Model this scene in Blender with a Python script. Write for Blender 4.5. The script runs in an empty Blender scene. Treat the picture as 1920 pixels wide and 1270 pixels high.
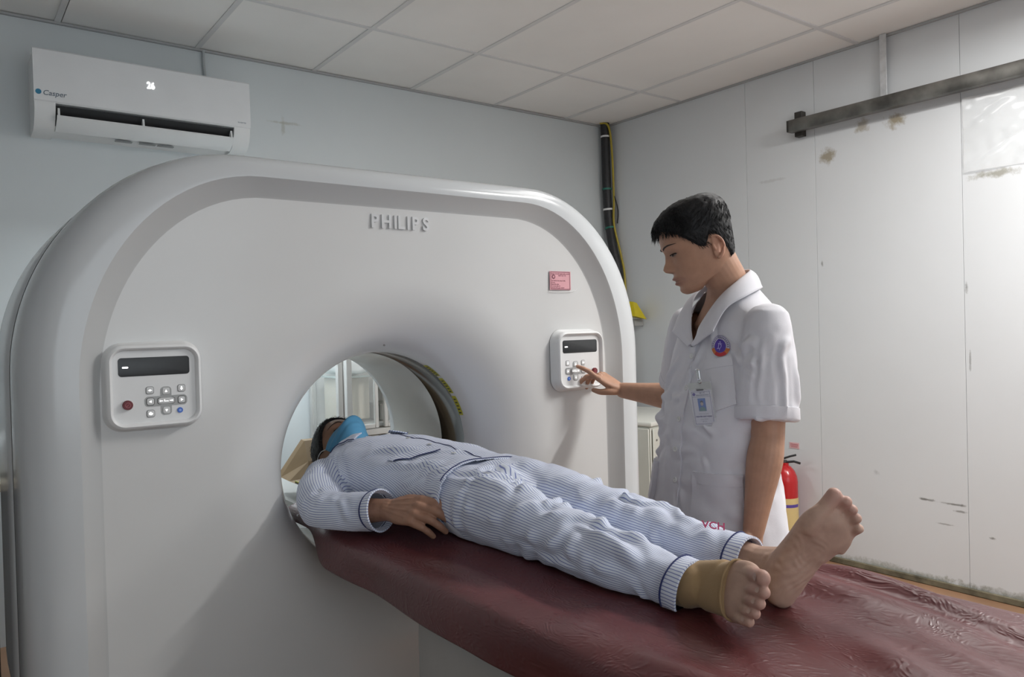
import bpy, bmesh, math, random
import numpy as np
from mathutils import Vector, Matrix, Euler
from mathutils.bvhtree import BVHTree

SC = bpy.context.scene
COL = SC.collection
random.seed(4)
RNG = np.random.default_rng(7)
PI = math.pi

# ------------------------------------------------------------------ camera
CAM = Vector((-3.856, -3.949, 1.308))
YAW, PITCH, ROLL = 0.64530, -0.01225, -0.0269
fw = Vector((math.sin(YAW)*math.cos(PITCH), math.cos(YAW)*math.cos(PITCH), math.sin(PITCH)))
rt = Vector((math.cos(YAW), -math.sin(YAW), 0)); up = rt.cross(fw)
rt2 = rt*math.cos(ROLL) + up*math.sin(ROLL); up2 = -rt*math.sin(ROLL) + up*math.cos(ROLL)
cd = bpy.data.cameras.new('camera'); cam = bpy.data.objects.new('camera', cd); COL.objects.link(cam)
cd.sensor_width = 36.0; cd.lens = 36.0*1434.7/1920; cd.clip_start = 0.05
m3 = Matrix((rt2, up2, -fw)).transposed()
cam.matrix_world = Matrix.Translation(CAM) @ m3.to_4x4()
SC.camera = cam

# ------------------------------------------------------------------ light
SC.view_settings.view_transform = 'Standard'; SC.view_settings.look = 'None'
SC.view_settings.gamma = 1.0; SC.view_settings.use_curve_mapping = False
SC.view_settings.exposure = 0.45
wd = bpy.data.worlds.new('world'); SC.world = wd; wd.use_nodes = True
wd.node_tree.nodes['Background'].inputs['Color'].default_value = (0.86, 0.94, 1.0, 1)
wd.node_tree.nodes['Background'].inputs['Strength'].default_value = 1.4
def area(name, loc, sx, sy, power, col, rot=(0, 0, 0)):
    l = bpy.data.lights.new(name, 'AREA'); l.shape = 'RECTANGLE'; l.size = sx; l.size_y = sy
    l.energy = power; l.color = col
    o = bpy.data.objects.new(name, l); COL.objects.link(o); o.location = loc; o.rotation_euler = rot
    return o
H = 2.732
XL0 = -5.6
area('main_lamp', (-0.85, -3.65, H-0.09), 0.10, 1.15, 52, (1.0, 0.985, 0.965))
area('second_lamp', (-1.28, -2.466, H-0.02), 0.58, 1.15, 9, (1.0, 0.985, 0.965))
area('bore_fill', (-2.62, -0.45, 1.835), 0.75, 0.06, 12, (0.88, 0.96, 1.0))  # unseen source added to brighten the view through the bore
wp = area('fill_window_portal', (-3.3, -6.19, 1.55), 3.4, 1.8, 1, (1, 1, 1), (PI/2, 0, 0)); wp.data.cycles.is_portal = True  # portal for the opening added behind the camera as fill

# ------------------------------------------------------------------ materials
MATS = {}
def pr(m): return next(n for n in m.node_tree.nodes if n.type == 'BSDF_PRINCIPLED')
def mat(name, col, rough=0.5, metal=0.0, spec=0.5, var=0.0, vscale=8.0, bump=0.0, bscale=60.0, emit=0.0,
        coat=0.0, alpha=1.0, trans=0.0, sss=0.0):
    if name in MATS: return MATS[name]
    m = bpy.data.materials.new(name); m.use_nodes = True; nt = m.node_tree; b = pr(m)
    c = (*col, 1)
    b.inputs['Base Color'].default_value = c; b.inputs['Roughness'].default_value = rough
    b.inputs['Metallic'].default_value = metal; b.inputs['Specular IOR Level'].default_value = spec
    b.inputs['Coat Weight'].default_value = coat; b.inputs['Alpha'].default_value = alpha
    b.inputs['Coat Roughness'].default_value = 0.15
    b.inputs['Transmission Weight'].default_value = trans
    if sss: b.inputs['Subsurface Weight'].default_value = sss; b.inputs['Subsurface Radius'].default_value = (0.012, 0.005, 0.003); b.inputs['Subsurface Scale'].default_value = 1.0
    if emit: b.inputs['Emission Color'].default_value = c; b.inputs['Emission Strength'].default_value = emit
    if var or bump:
        tc = nt.nodes.new('ShaderNodeTexCoord')
    if var:
        n = nt.nodes.new('ShaderNodeTexNoise'); n.inputs['Scale'].default_value = vscale; n.inputs['Detail'].default_value = 5
        r = nt.nodes.new('ShaderNodeValToRGB')
        r.color_ramp.elements[0].position = 0.3; r.color_ramp.elements[1].position = 0.7
        r.color_ramp.elements[0].color = (*[max(0, x*(1-var)) for x in col], 1)
        r.color_ramp.elements[1].color = (*[min(1, x*(1+var*0.6)) for x in col], 1)
        nt.links.new(tc.outputs['Object'], n.inputs['Vector']); nt.links.new(n.outputs['Fac'], r.inputs['Fac'])
        nt.links.new(r.outputs['Color'], b.inputs['Base Color'])
    if bump:
        n2 = nt.nodes.new('ShaderNodeTexNoise'); n2.inputs['Scale'].default_value = bscale; n2.inputs['Detail'].default_value = 4
        bp = nt.nodes.new('ShaderNodeBump'); bp.inputs['Strength'].default_value = bump; bp.inputs['Distance'].default_value = 0.003
        nt.links.new(tc.outputs['Object'], n2.inputs['Vector']); nt.links.new(n2.outputs['Fac'], bp.inputs['Height'])
        nt.links.new(bp.outputs['Normal'], b.inputs['Normal'])
    MATS[name] = m
    return m

M_wall = None
M_gloss = mat('gantry_white', (0.67, 0.675, 0.67), 0.20, spec=0.5, coat=0.15, var=0.02, vscale=3)
M_lip = mat('gantry_step_grey', (0.52, 0.53, 0.53), 0.35)
M_shell = mat('gantry_shell', (0.58, 0.605, 0.62), 0.18, coat=0.25, var=0.02, vscale=3)
M_dark = mat('black_gloss', (0.012, 0.012, 0.013), 0.12, coat=0.4, var=0.2, vscale=20)
M_black = mat('black_plastic', (0.015, 0.015, 0.016), 0.45, var=0.2, vscale=20)
M_white = mat('white_plastic', (0.80, 0.81, 0.81), 0.35, var=0.02, vscale=6)
M_chrome = mat('bright_chrome', (0.75, 0.76, 0.77), 0.18, metal=1.0, var=0.05, vscale=40)
M_silver = mat('silver_letters', (0.66, 0.67, 0.68), 0.28, metal=0.2, var=0.03, vscale=30)
M_display = mat('display_glass', (0.022, 0.024, 0.026), 0.3, var=0.1, vscale=40)
M_lit = mat('lit_segment', (1.0, 1.0, 1.0), 0.5, emit=1.6)
M_icon = mat('lit_icon', (1.0, 1.0, 0.99), 0.5, emit=0.9)
M_btn = mat('button_white', (0.66, 0.67, 0.67), 0.4, var=0.02)
M_btnpad = mat('button_pad_grey', (0.40, 0.41, 0.41), 0.45, var=0.03)
M_btnedge = mat('button_edge', (0.16, 0.16, 0.165), 0.5)
M_red = mat('button_red', (0.16, 0.012, 0.018), 0.35, var=0.1, vscale=60)
M_redicon = mat('button_red_icon', (0.50, 0.16, 0.18), 0.5)
M_blue = mat('button_blue', (0.05, 0.16, 0.62), 0.35, var=0.05)
M_blueicon = mat('button_blue_icon', (0.30, 0.45, 0.85), 0.5)
M_yellow = mat('label_yellow', (0.50, 0.46, 0.02), 0.45, var=0.08, vscale=60)
M_ink = mat('print_black', (0.03, 0.03, 0.03), 0.6)

# ------------------------------------------------------------------ helpers
class MB:
    """collects verts / faces (with material slots) of ONE mesh object"""
    def __init__(s): s.v = []; s.f = []; s.m = []; s.n = 0
    def add(s, V, F, mi=0):
        V = np.asarray(V, float).reshape(-1, 3)
        s.v.append(V); s.f += [tuple(i+s.n for i in f) for f in F]; s.m += [mi]*len(F); s.n += len(V)
        return s
    def verts(s): return np.concatenate(s.v) if s.v else np.zeros((0, 3))
    def bm(s, b, M=None, mi=0):
        b.verts.ensure_lookup_table(); b.verts.index_update()
        V = [(M @ v.co if M else v.co) for v in b.verts]
        F = [[v.index for v in f.verts] for f in b.faces]
        s.add([tuple(v) for v in V], F, mi); b.free(); return s
    def box(s, c, d, bev=0.0, seg=2, mi=0, M=None):
        b = bmesh.new(); bmesh.ops.create_cube(b, size=1.0)
        for v in b.verts: v.co = Vector((v.co.x*d[0], v.co.y*d[1], v.co.z*d[2]))
        if bev: bmesh.ops.bevel(b, geom=list(b.edges), offset=bev, segments=seg, profile=0.5, affect='EDGES')
        T = Matrix.Translation(c)
        if M: T = T @ M
        return s.bm(b, T, mi)
    def rrect(s, c, X, Y, w, h, r, depth, bev=0.0, seg=6, mi=0):
        """rounded rectangle w x h in plane (X,Y) extruded along X x Y by depth (front bevelled)"""
        X = np.array(X, float); Y = np.array(Y, float); N = np.cross(X, Y); c = np.array(c, float)
        def ring(ins, d):
            o = []
            rr = max(r-ins, 1e-4); W = w/2-ins; Hh = h/2-ins
            for (sx, sy, a0) in ((1, 1, 0), (-1, 1, 90), (-1, -1, 180), (1, -1, 270)):
                for k in range(seg+1):
                    a = math.radians(a0+90*k/seg)
                    o.append(c+X*(sx*(W-rr)+rr*math.cos(a))+Y*(sy*(Hh-rr)+rr*math.sin(a))+N*d)
            return o
        rings = [ring(0, 0)]
        if bev:
            for k in range(4):
                a = PI/2*k/3; rings.append(ring(bev*(1-math.cos(a)), depth-bev+bev*math.sin(a)))
        else: rings.append(ring(0, depth))
        n = len(rings[0]); V = [p for rg in rings for p in rg]; F = []
        for i in range(len(rings)-1):
            for j in range(n):
                F.append((i*n+j, i*n+(j+1) % n, (i+1)*n+(j+1) % n, (i+1)*n+j))
        F.append(tuple(reversed(range(n)))); F.append(tuple((len(rings)-1)*n+j for j in range(n)))
        return s.add(V, F, mi)
    def tube(s, pts, r, n=10, mi=0, cap=True, flat=1.0):
        V, F = tube_geo(pts, r, n, cap, flat); return s.add(V, F, mi)
    def lathe(s, c, ax, prof, n=24, mi=0):
        """prof: (radius, height along ax)"""
        ax = Vector(ax).normalized(); a = ax.orthogonal().normalized(); b = ax.cross(a); c = Vector(c)
        V = []; F = []
        for (r, h) in prof:
            for k in range(n):
                t = 2*PI*k/n; V.append(c+ax*h+(a*math.cos(t)+b*math.sin(t))*max(r, 1e-5))
        for i in range(len(prof)-1):
            for j in range(n): F.append((i*n+j, i*n+(j+1) % n, (i+1)*n+(j+1) % n, (i+1)*n+j))
        F.append(tuple(reversed(range(n)))); F.append(tuple((len(prof)-1)*n+j for j in range(n)))
        return s.add([tuple(v) for v in V], F, mi)
    def text(s, txt, size, c, X, Y, depth=0.0005, mi=0, align='CENTER', bold=0.0, sx=1.0, shear=0.0):
        cu = bpy.data.curves.new('t', 'FONT'); cu.body = txt; cu.size = size; cu.extrude = depth/2; cu.offset = bold
        cu.align_x = align; cu.align_y = 'CENTER'; cu.resolution_u = 3; cu.shear = shear
        o = bpy.data.objects.new('t', cu); COL.objects.link(o)
        dg = bpy.context.evaluated_depsgraph_get(); e = o.evaluated_get(dg); me = e.to_mesh()
        X = np.array(X, float); Y = np.array(Y, float); N = np.cross(X, Y)
        V = [np.array(c, float)+X*v.co.x*sx+Y*v.co.y+N*(v.co.z+depth/2) for v in me.vertices]
        F = [tuple(p.vertices) for p in me.polygons]
        e.to_mesh_clear(); bpy.data.objects.remove(o); bpy.data.curves.remove(cu)
        return s.add(V, F, mi)

def catmull(P, n):
    P = np.asarray(P, float); m = len(P)
    t = np.linspace(0, m-1, n); i = np.clip(t.astype(int), 0, m-2); u = (t-i)[:, None]
    p0 = P[np.clip(i-1, 0, m-1)]; p1 = P[i]; p2 = P[i+1]; p3 = P[np.clip(i+2, 0, m-1)]
    p0 = np.where((i == 0)[:, None], 2*p1-p2, p0); p3 = np.where((i == m-2)[:, None], 2*p2-p1, p3)
    return 0.5*((2*p1)+(-p0+p2)*u+(2*p0-5*p1+4*p2-p3)*u*u+(-p0+3*p1-3*p2+p3)*u**3)

def frames(P, ref=None):
    """tangents and transported side vectors along a polyline"""
    P = np.asarray(P, float); T = np.gradient(P, axis=0); T /= np.linalg.norm(T, axis=1)[:, None]+1e-12
    if ref is None: ref = np.array([0, 0, 1.0]) if abs(T[0][2]) < 0.9 else np.array([1.0, 0, 0])
    A = np.zeros_like(P); a = np.array(ref, float)
    for i in range(len(P)):
        a = a-T[i]*(a@T[i]); a /= np.linalg.norm(a)+1e-12; A[i] = a
    return T, A, np.cross(T, A)

def tube_geo(pts, r, n=10, cap=True, flat=1.0):
    P = np.asarray(pts, float); r = np.broadcast_to(np.asarray(r, float), (len(P),))
    T, A, B = frames(P); th = np.arange(n)*2*PI/n
    V = (P[:, None, :]+r[:, None, None]*(A[:, None, :]*np.cos(th)[None, :, None]+flat*B[:, None, :]*np.sin(th)[None, :, None])).reshape(-1, 3)
    m = len(P)
    F = [(i*n+j, i*n+(j+1) % n, (i+1)*n+(j+1) % n, (i+1)*n+j) for i in range(m-1) for j in range(n)]
    if cap: F.append(tuple(reversed(range(n)))); F.append(tuple((m-1)*n+j for j in range(n)))
    return V, F

def wpos(o):
    p = Vector((0, 0, 0))
    while o is not None: p = p+o.location; o = o.parent
    return p
def link_mesh(name, me, mats, parent=None, loc=None):
    o = bpy.data.objects.new(name, me); COL.objects.link(o)
    for m in mats: me.materials.append(m)
    off = wpos(parent) if parent else Vector((0, 0, 0))
    l = Vector(loc) if loc is not None else Vector((0, 0, 0))
    sh = off+l
    if sh.length > 0: me.transform(Matrix.Translation(-sh))
    o.location = l
    if parent: o.parent = parent
    return o
def obj(name, b, mats, parent=None, smooth=True, loc=None, angle=40, label=None):
    """ONE mesh object out of an MB (world coordinates)"""
    if not isinstance(mats, (list, tuple)): mats = [mats]
    me = bpy.data.meshes.new(name); V = b.verts()
    me.from_pydata(V.tolist(), [], b.f); me.update()
    me.polygons.foreach_set('material_index', b.m)
    if smooth:
        me.polygons.foreach_set('use_smooth', [True]*len(me.polygons))
        if angle: me.set_sharp_from_angle(angle=math.radians(angle))
    o = link_mesh(name, me, mats, parent, loc)
    if label: o['label'] = label
    return o
def thing(name, loc, label, cat, group=None):
    o = bpy.data.objects.new(name, None); COL.objects.link(o); o.location = loc; o.empty_display_size = 0.1
    o['label'] = label; o['category'] = cat
    if group: o['group'] = group
    return o
def tag(o, label, cat, group=None):
    o['label'] = label; o['category'] = cat
    if group: o['group'] = group
    return o
def struct(o): o['kind'] = 'structure'; return o

def hash3(ix, iy, iz, seed):
    h = (ix.astype(np.int64)*374761393+iy.astype(np.int64)*668265263+iz.astype(np.int64)*2147483647+seed*1274126177) & 0xffffffff
    h = ((h ^ (h >> 13))*1274126177) & 0xffffffff
    return ((h ^ (h >> 16)) & 0xffff)/32768.0-1.0
def vnoise(P, scale=1.0, seed=0):
    P = np.asarray(P, float)*scale; i = np.floor(P).astype(np.int64); f = P-i; f = f*f*f*(f*(f*6-15)+10)
    o = 0
    for dx in (0, 1):
        wx = f[:, 0] if dx else 1-f[:, 0]
        for dy in (0, 1):
            wy = f[:, 1] if dy else 1-f[:, 1]
            for dz in (0, 1):
                wz = f[:, 2] if dz else 1-f[:, 2]
                o = o+wx*wy*wz*hash3(i[:, 0]+dx, i[:, 1]+dy, i[:, 2]+dz, seed)
    return o
def sstep(a, b, x): t = np.clip((x-a)/(b-a), 0, 1); return t*t*(3-2*t)
# ------------------------------------------------------------------ room
XL, YF = -5.6, -6.2
def wall_mat(name, col, spots, axis, rough=0.4):
    """painted panel; spots: (a, z, ra, rz, (colour), strength) brown/grey stains with a noisy edge in object space"""
    m = mat(name, col, rough, var=0.03, vscale=1.6, bump=0.04, bscale=25); nt = m.node_tree; b = pr(m)
    src = b.inputs['Base Color'].links[0].from_socket
    tc = next(n for n in nt.nodes if n.type == 'TEX_COORD'); sep = nt.nodes.new('ShaderNodeSeparateXYZ')
    nt.links.new(tc.outputs['Object'], sep.inputs[0])
    nz = nt.nodes.new('ShaderNodeTexNoise'); nz.inputs['Scale'].default_value = 22; nz.inputs['Detail'].default_value = 6
    nz.inputs['Roughness'].default_value = 0.7
    nt.links.new(tc.outputs['Object'], nz.inputs['Vector'])
    def mth(op, a, bb):
        n = nt.nodes.new('ShaderNodeMath'); n.operation = op
        for i, x in enumerate((a, bb)):
            if x is None: continue
            if hasattr(x, 'links'): nt.links.new(x, n.inputs[i])
            else: n.inputs[i].default_value = x
        return n.outputs[0]
    for (a, z, ra, rz, c, s) in spots:
        da = mth('DIVIDE', mth('SUBTRACT', sep.outputs[axis], a), ra); dz = mth('DIVIDE', mth('SUBTRACT', sep.outputs[2], z), rz)
        d = mth('SQRT', mth('ADD', mth('MULTIPLY', da, da), mth('MULTIPLY', dz, dz)), None)
        d = mth('ADD', d, mth('MULTIPLY', mth('SUBTRACT', nz.outputs['Fac'], 0.5), 2.6))
        mr = nt.nodes.new('ShaderNodeMapRange'); mr.inputs['From Min'].default_value = 1.0; mr.inputs['From Max'].default_value = 0.3
        mr.inputs['To Min'].default_value = 0; mr.inputs['To Max'].default_value = s; mr.clamp = True
        nt.links.new(d, mr.inputs['Value'])
        mx = nt.nodes.new('ShaderNodeMix'); mx.data_type = 'RGBA'
        nt.links.new(mr.outputs[0], mx.inputs[0]); nt.links.new(src, mx.inputs[6]); mx.inputs[7].default_value = (*c, 1)
        src = mx.outputs[2]
    nt.links.new(src, b.inputs['Base Color'])
    return m
M_wb = wall_mat('wall_back_paint', (0.66, 0.705, 0.72), [(-2.35, 2.43, 0.10, 0.010, (0.42, 0.42, 0.36), 0.6), (-2.36, 2.41, 0.012, 0.06, (0.42, 0.42, 0.36), 0.5)], 0)
M_wo = mat('wall_other_paint', (0.62, 0.66, 0.68), 0.5, var=0.03, vscale=2)
BR, GY = (0.25, 0.19, 0.09), (0.17, 0.17, 0.16)
M_wr = wall_mat('wall_right_paint', (0.68, 0.70, 0.715), [
    (-1.69, 2.19, 0.055, 0.05, BR, 0.75), (-1.885, 2.31, 0.045, 0.04, BR, 0.6), (-2.055, 2.30, 0.06, 0.045, BR, 0.8),
    (-2.50, 1.955, 0.12, 0.022, (0.30, 0.29, 0.24), 0.85), (-1.35, 2.12, 0.12, 0.010, (0.5, 0.5, 0.5), 0.5),
    (-2.17, 0.418, 0.045, 0.008, GY, 0.9), (-2.29, 0.415, 0.075, 0.007, GY, 0.9), (-2.325, 0.385, 0.03, 0.006, GY, 0.7),
    (-2.26, 0.312, 0.05, 0.005, GY, 0.6), (-2.46, 0.285, 0.02, 0.008, GY, 0.8), (-1.92, 0.52, 0.02, 0.02, GY, 0.4),
    (-1.645, 1.62, 0.008, 0.02, GY, 0.7), (-2.37, 1.45, 0.008, 0.03, GY, 0.7), (-2.38, 1.1, 0.006, 0.05, GY, 0.6),
    (-2.0, 0.03, 0.5, 0.032, (0.30, 0.31, 0.27), 0.8), (-2.6, 0.03, 0.5, 0.03, (0.24, 0.24, 0.20), 0.8)], 1)
M_joint = mat('panel_joint', (0.64, 0.66, 0.67), 0.6, var=0.1)
M_ctile = mat('ceiling_tile', (0.90, 0.89, 0.87), 0.85, var=0.05, vscale=1.5, bump=0.05, bscale=120)
M_cgrid = mat('ceiling_grid', (0.72, 0.72, 0.72), 0.5, var=0.04)
M_void = mat('ceiling_void', (0.03, 0.03, 0.03), 0.9, var=0.2)
M_floor = mat('floor_tile', (0.30, 0.17, 0.10), 0.35, var=0.2, vscale=3)

o = struct(obj('floor', MB().box((XL/2, YF/2, -0.05), (-XL+0.4, -YF+0.4, 0.1)), M_floor, smooth=False))
o = struct(obj('wall_back', MB().box((XL/2, 0.075, H/2+0.1), (-XL+0.4, 0.15, H+0.2)), M_wb, smooth=False))
o = struct(obj('wall_left', MB().box((XL-0.075, YF/2, H/2+0.1), (0.15, -YF+0.1, H+0.2)), M_wo, smooth=False))
WX0, WX1, WZ0, WZ1 = -5.0, -1.6, 0.65, 2.45  # unseen window opening, added to let world light in as fill
b = MB()
b.box(((XL-0.2+WX0)/2, YF-0.075, H/2+0.1), (WX0-XL+0.2, 0.15, H+0.2)); b.box(((0.2+WX1)/2, YF-0.075, H/2+0.1), (0.2-WX1, 0.15, H+0.2))
b.box(((WX0+WX1)/2, YF-0.075, WZ0/2-0.01), (WX1-WX0, 0.15, WZ0+0.02)); b.box(((WX0+WX1)/2, YF-0.075, (WZ1+H+0.2)/2), (WX1-WX0, 0.15, H+0.2-WZ1))
o = struct(obj('wall_front', b, M_wo, smooth=False))
b = MB()
for x in (WX0+0.03, (2*WX0+WX1)/3, (WX0+2*WX1)/3, WX1-0.03): b.box((x, YF-0.06, (WZ0+WZ1)/2), (0.06, 0.06, WZ1-WZ0-0.1))
for z in (WZ0+0.03, WZ1-0.03): b.box(((WX0+WX1)/2, YF-0.06, z), (WX1-WX0, 0.06, 0.06))
struct(obj('fill_window', b, mat('fill_window_white', (0.7, 0.7, 0.7), 0.4, var=0.03), smooth=False))
wr = struct(obj('wall_right', MB().box((0.085, YF/2, H/2+0.1), (0.13, -YF+0.1, H+0.2)), M_joint, smooth=False))
ys = [0.0, -1.176, -1.617, -2.360, -3.45, -4.6, YF]
for a, b in zip(ys[:-1], ys[1:]):
    obj('wall_panel', MB().box((0.01, (a+b)/2, H/2), (0.02, a-b-0.0018, H), 0.0006, 1), M_wr, wr, angle=30)
struct(obj('baseboard_right', MB().box((-0.006, -2.6, 0.016), (0.012, 3.6, 0.032), 0.004, 1), mat('dirty_skirting', (0.16, 0.14, 0.09), 0.8, var=0.6, vscale=14), smooth=False))
ce = struct(obj('ceiling', MB().box((XL/2, YF/2, H+0.10), (-XL+0.4, -YF+0.4, 0.1)), M_void, smooth=False))
gx = [0.0]+[-0.3826-0.6*k for k in range(8)]; gy = [0.0, -0.703, -1.878, -3.053, -4.228, -5.403, YF]
gx.append(XL)
for i in range(len(gx)-1):
    for j in range(len(gy)-1):
        x1, x0, y1, y0 = gx[i], gx[i+1], gy[j], gy[j+1]
        gap = 0.014 if (i == 5 and j == 0) else 0.0
        x0 += gap
        lift = random.uniform(-0.0015, 0.0015)
        obj('ceiling_tile', MB().box(((x0+x1)/2, (y0+y1)/2, H+0.009+lift), (x1-x0-0.006, y1-y0-0.006, 0.012)), M_ctile, ce, smooth=False)
for x in gx[1:-1]:
    w = 0.024
    obj('grid_runner', MB().box((x+(-0.004 if abs(x+2.7826) < 0.01 else 0), YF/2, H+0.0015), (w, -YF, 0.006)), M_cgrid, ce, smooth=False)
for y in gy[1:-1]:
    obj('grid_runner', MB().box((XL/2, y, H+0.0012), (-XL, 0.024, 0.0055)), M_cgrid, ce, smooth=False)
struct(obj('trim_1', MB().box((XL/2, -0.008, H-0.004), (-XL, 0.016, 0.010)), mat('edge_angle', (0.42, 0.43, 0.43), 0.5, var=0.05), smooth=False))
struct(obj('trim_2', MB().box((-0.008, YF/2, H-0.004), (0.016, -YF, 0.010)), MATS['edge_angle'], smooth=False))
# ------------------------------------------------------------------ CT gantry
GX, GZ = -2.745, 0.92
NA = 192
ANG = np.arange(NA)*2*PI/NA
def rrect_dist(A, U, D, rx, ru, rd):
    """distance from (0,0) to a rounded rectangle (half width A, up U, down D) along each angle"""
    out = []
    for t in ANG:
        c, s = math.cos(t), math.sin(t); lo, hi = 0.0, 3.0
        V = U if s >= 0 else D; rz = ru if s >= 0 else rd
        for _ in range(40):
            m = (lo+hi)/2; x = abs(m*c); z = abs(m*s)
            ins = x <= A and z <= V
            if ins and x > A-rx and z > V-rz: ins = ((x-(A-rx))/rx)**2+((z-(V-rz))/rz)**2 <= 1
            lo, hi = (m, hi) if ins else (lo, m)
        out.append(lo)
    return np.array(out)
def gout(ix, iz): return rrect_dist(0.975-ix, 0.862-iz, 0.90-iz, 0.50-ix*0.6, 0.56-iz*0.6, 0.42-iz*0.6)
def gring(rad, y): return np.stack([GX+rad*np.cos(ANG), np.full(NA, y), GZ+rad*np.sin(ANG)], 1)
def gstrip(rings, flip=False):
    V = np.concatenate(rings); F = []
    for i in range(len(rings)-1):
        for j in range(NA):
            q = (i*NA+j, i*NA+(j+1) % NA, (i+1)*NA+(j+1) % NA, (i+1)*NA+j)
            F.append(q[::-1] if flip else q)
    return V, F
ct = thing('ct_scanner', (GX, -1.5, 0.0), 'large white tomography scanner with a round bore and two control pads, behind the lying patient', 'scanner')
R0 = 0.326
one = np.ones(NA)
fr = [gring(one*R0, -1.752)]
for k in range(1, 15):
    a = PI/2*k/14; fr.append(gring(one*(R0+0.235*(1-math.cos(a))), -1.755-0.185*math.sin(a)))
ci = one*(R0+0.235); fe = gout(0.165, 0.112)
for k in range(1, 9):
    b = k/8; fr.append(gring(ci*(1-b)+fe*b, -1.94-0.010*b))
front = MB(); V, F = gstrip(fr, True); front.add(V, F, 0)
st = [gring(fe, -1.950), gring(gout(0.158, 0.106), -1.952), gring(gout(0.125, 0.070), -1.986), gring(gout(0.118, 0.064), -1.991)]
V, F = gstrip(st, True); front.add(V, F, 1)
bd = [gring(gout(0.118, 0.064), -1.991)]
for (ix, iz, y) in ((0.09, 0.048, -1.992), (0.06, 0.030, -1.988), (0.036, 0.018, -1.978), (0.018, 0.008, -1.958), (0.007, 0.003, -1.93), (0.001, 0.0, -1.89), (0.0, 0.0, -1.84), (0.001, 0.001, -1.793), (0.006, 0.006, -1.790)):
    bd.append(gring(gout(ix, iz), y))
V, F = gstrip(bd, True); front.add(V, F, 2)
obj('front_cover', front, [M_gloss, M_lip, M_shell], ct, angle=50)
rc = [gring(gout(0.012, 0.012), -1.795), gring(gout(0.006, 0.006), -1.786), gring(gout(0.002, 0.002), -1.782), gring(gout(-0.002, 0), -1.6), gring(gout(-0.002, 0), -1.35)]
for k in range(1, 9):
    a = PI/2*k/8; rc.append(gring(gout(0.16*(1-math.cos(a)), 0.16*(1-math.cos(a))), -1.30+0.2*math.sin(a)))
ro = gout(0.16, 0.16)
for k in range(1, 6):
    b = k/5; rc.append(gring(ro*(1-b)+one*0.50*b, -1.10))
for k in range(1, 11):
    a = PI/2*k/10; rc.append(gring(one*(0.50-0.174*math.sin(a)), -1.10-0.15*(1-math.cos(a))))
rear = MB(); V, F = gstrip(rc, True); rear.add(V, F)
obj('rear_cover', rear, M_shell, ct, angle=50)
ln = MB(); V, F = gstrip([gring(gout(0.0, 0.0), -1.7935), gring(gout(0.0035, 0.0035), -1.7925), gring(gout(0.0035, 0.0035), -1.788), gring(gout(0.001, 0.001), -1.7865)], True); ln.add(V, F)
obj('seam_gasket', ln, mat('gasket_grey', (0.07, 0.07, 0.07), 0.6, var=0.1), ct, label='thin dark seam between the front and rear covers')
ln = MB(); V, F = gstrip([gring(one*R0, -1.25), gring(one*R0, -1.606)], True); ln.add(V, F)
obj('bore_liner', ln, mat('bore_liner_white', (0.66, 0.66, 0.63), 0.14, coat=0.3, var=0.03), ct)
ln = MB(); V, F = gstrip([gring(one*R0, -1.606), gring(one*(R0+0.002), -1.610), gring(one*(R0+0.002), -1.748), gring(one*R0, -1.752)], True); ln.add(V, F)
obj('beam_window', ln, M_dark, ct, label='glossy black beam window ring inside the bore')
# warning labels on the inside right edge of the bore mouth
for (a0, a1) in ((58, 47), (45, 33), (31, 18)):
    lb = MB(); aa = np.radians(np.linspace(a0, a1, 10)); Vl = []
    for a in aa:
        for (r, y) in ((R0-0.0012, -1.752), (R0+0.0005, -1.775)):
            Vl.append((GX+r*math.cos(a), y, GZ+r*math.sin(a)))
    lb.add(Vl, [(2*i, 2*i+1, 2*i+3, 2*i+2) for i in range(9)])
    for q in range(5):
        a = math.radians(a0+(a1-a0)*(0.15+0.7*q/4)); a2 = a-0.014
        p = lambda r, y, t: (GX+r*math.cos(t), y, GZ+r*math.sin(t))
        lb.add([p(R0-0.0022, -1.757, a), p(R0-0.001, -1.770, a), p(R0-0.001, -1.770, a2), p(R0-0.0022, -1.757, a2)], [(0, 1, 2, 3)], 1)
    obj('warning_label', lb, [M_yellow, M_ink], ct, label='yellow warning strip with black print on the bore edge')
XR, ZU = (1, 0, 0), (0, 0, 1)
FY = -1.950
for k, (ch, x0, w) in enumerate((('P', -2.8360, 1), ('H', -2.7985, 1), ('I', -2.7690, 1), ('L', -2.7500, 1), ('I', -2.7255, 1), ('P', -2.7020, 1), ('S', -2.6660, 1))):
    obj('logo_letter', MB().text(ch, 0.053, (x0, FY+0.001, 1.629), XR, ZU, 0.004, bold=0.0016, sx=0.92), M_silver, ct, angle=20)
obj('mark', MB().lathe((-2.776, -1.872, 1.270), (0, -1, 0.3), [(0.0035, 0), (0.0035, 0.001)], 10), mat('rubber_dark', (0.1, 0.09, 0.09), 0.6, var=0.1), ct)
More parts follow.
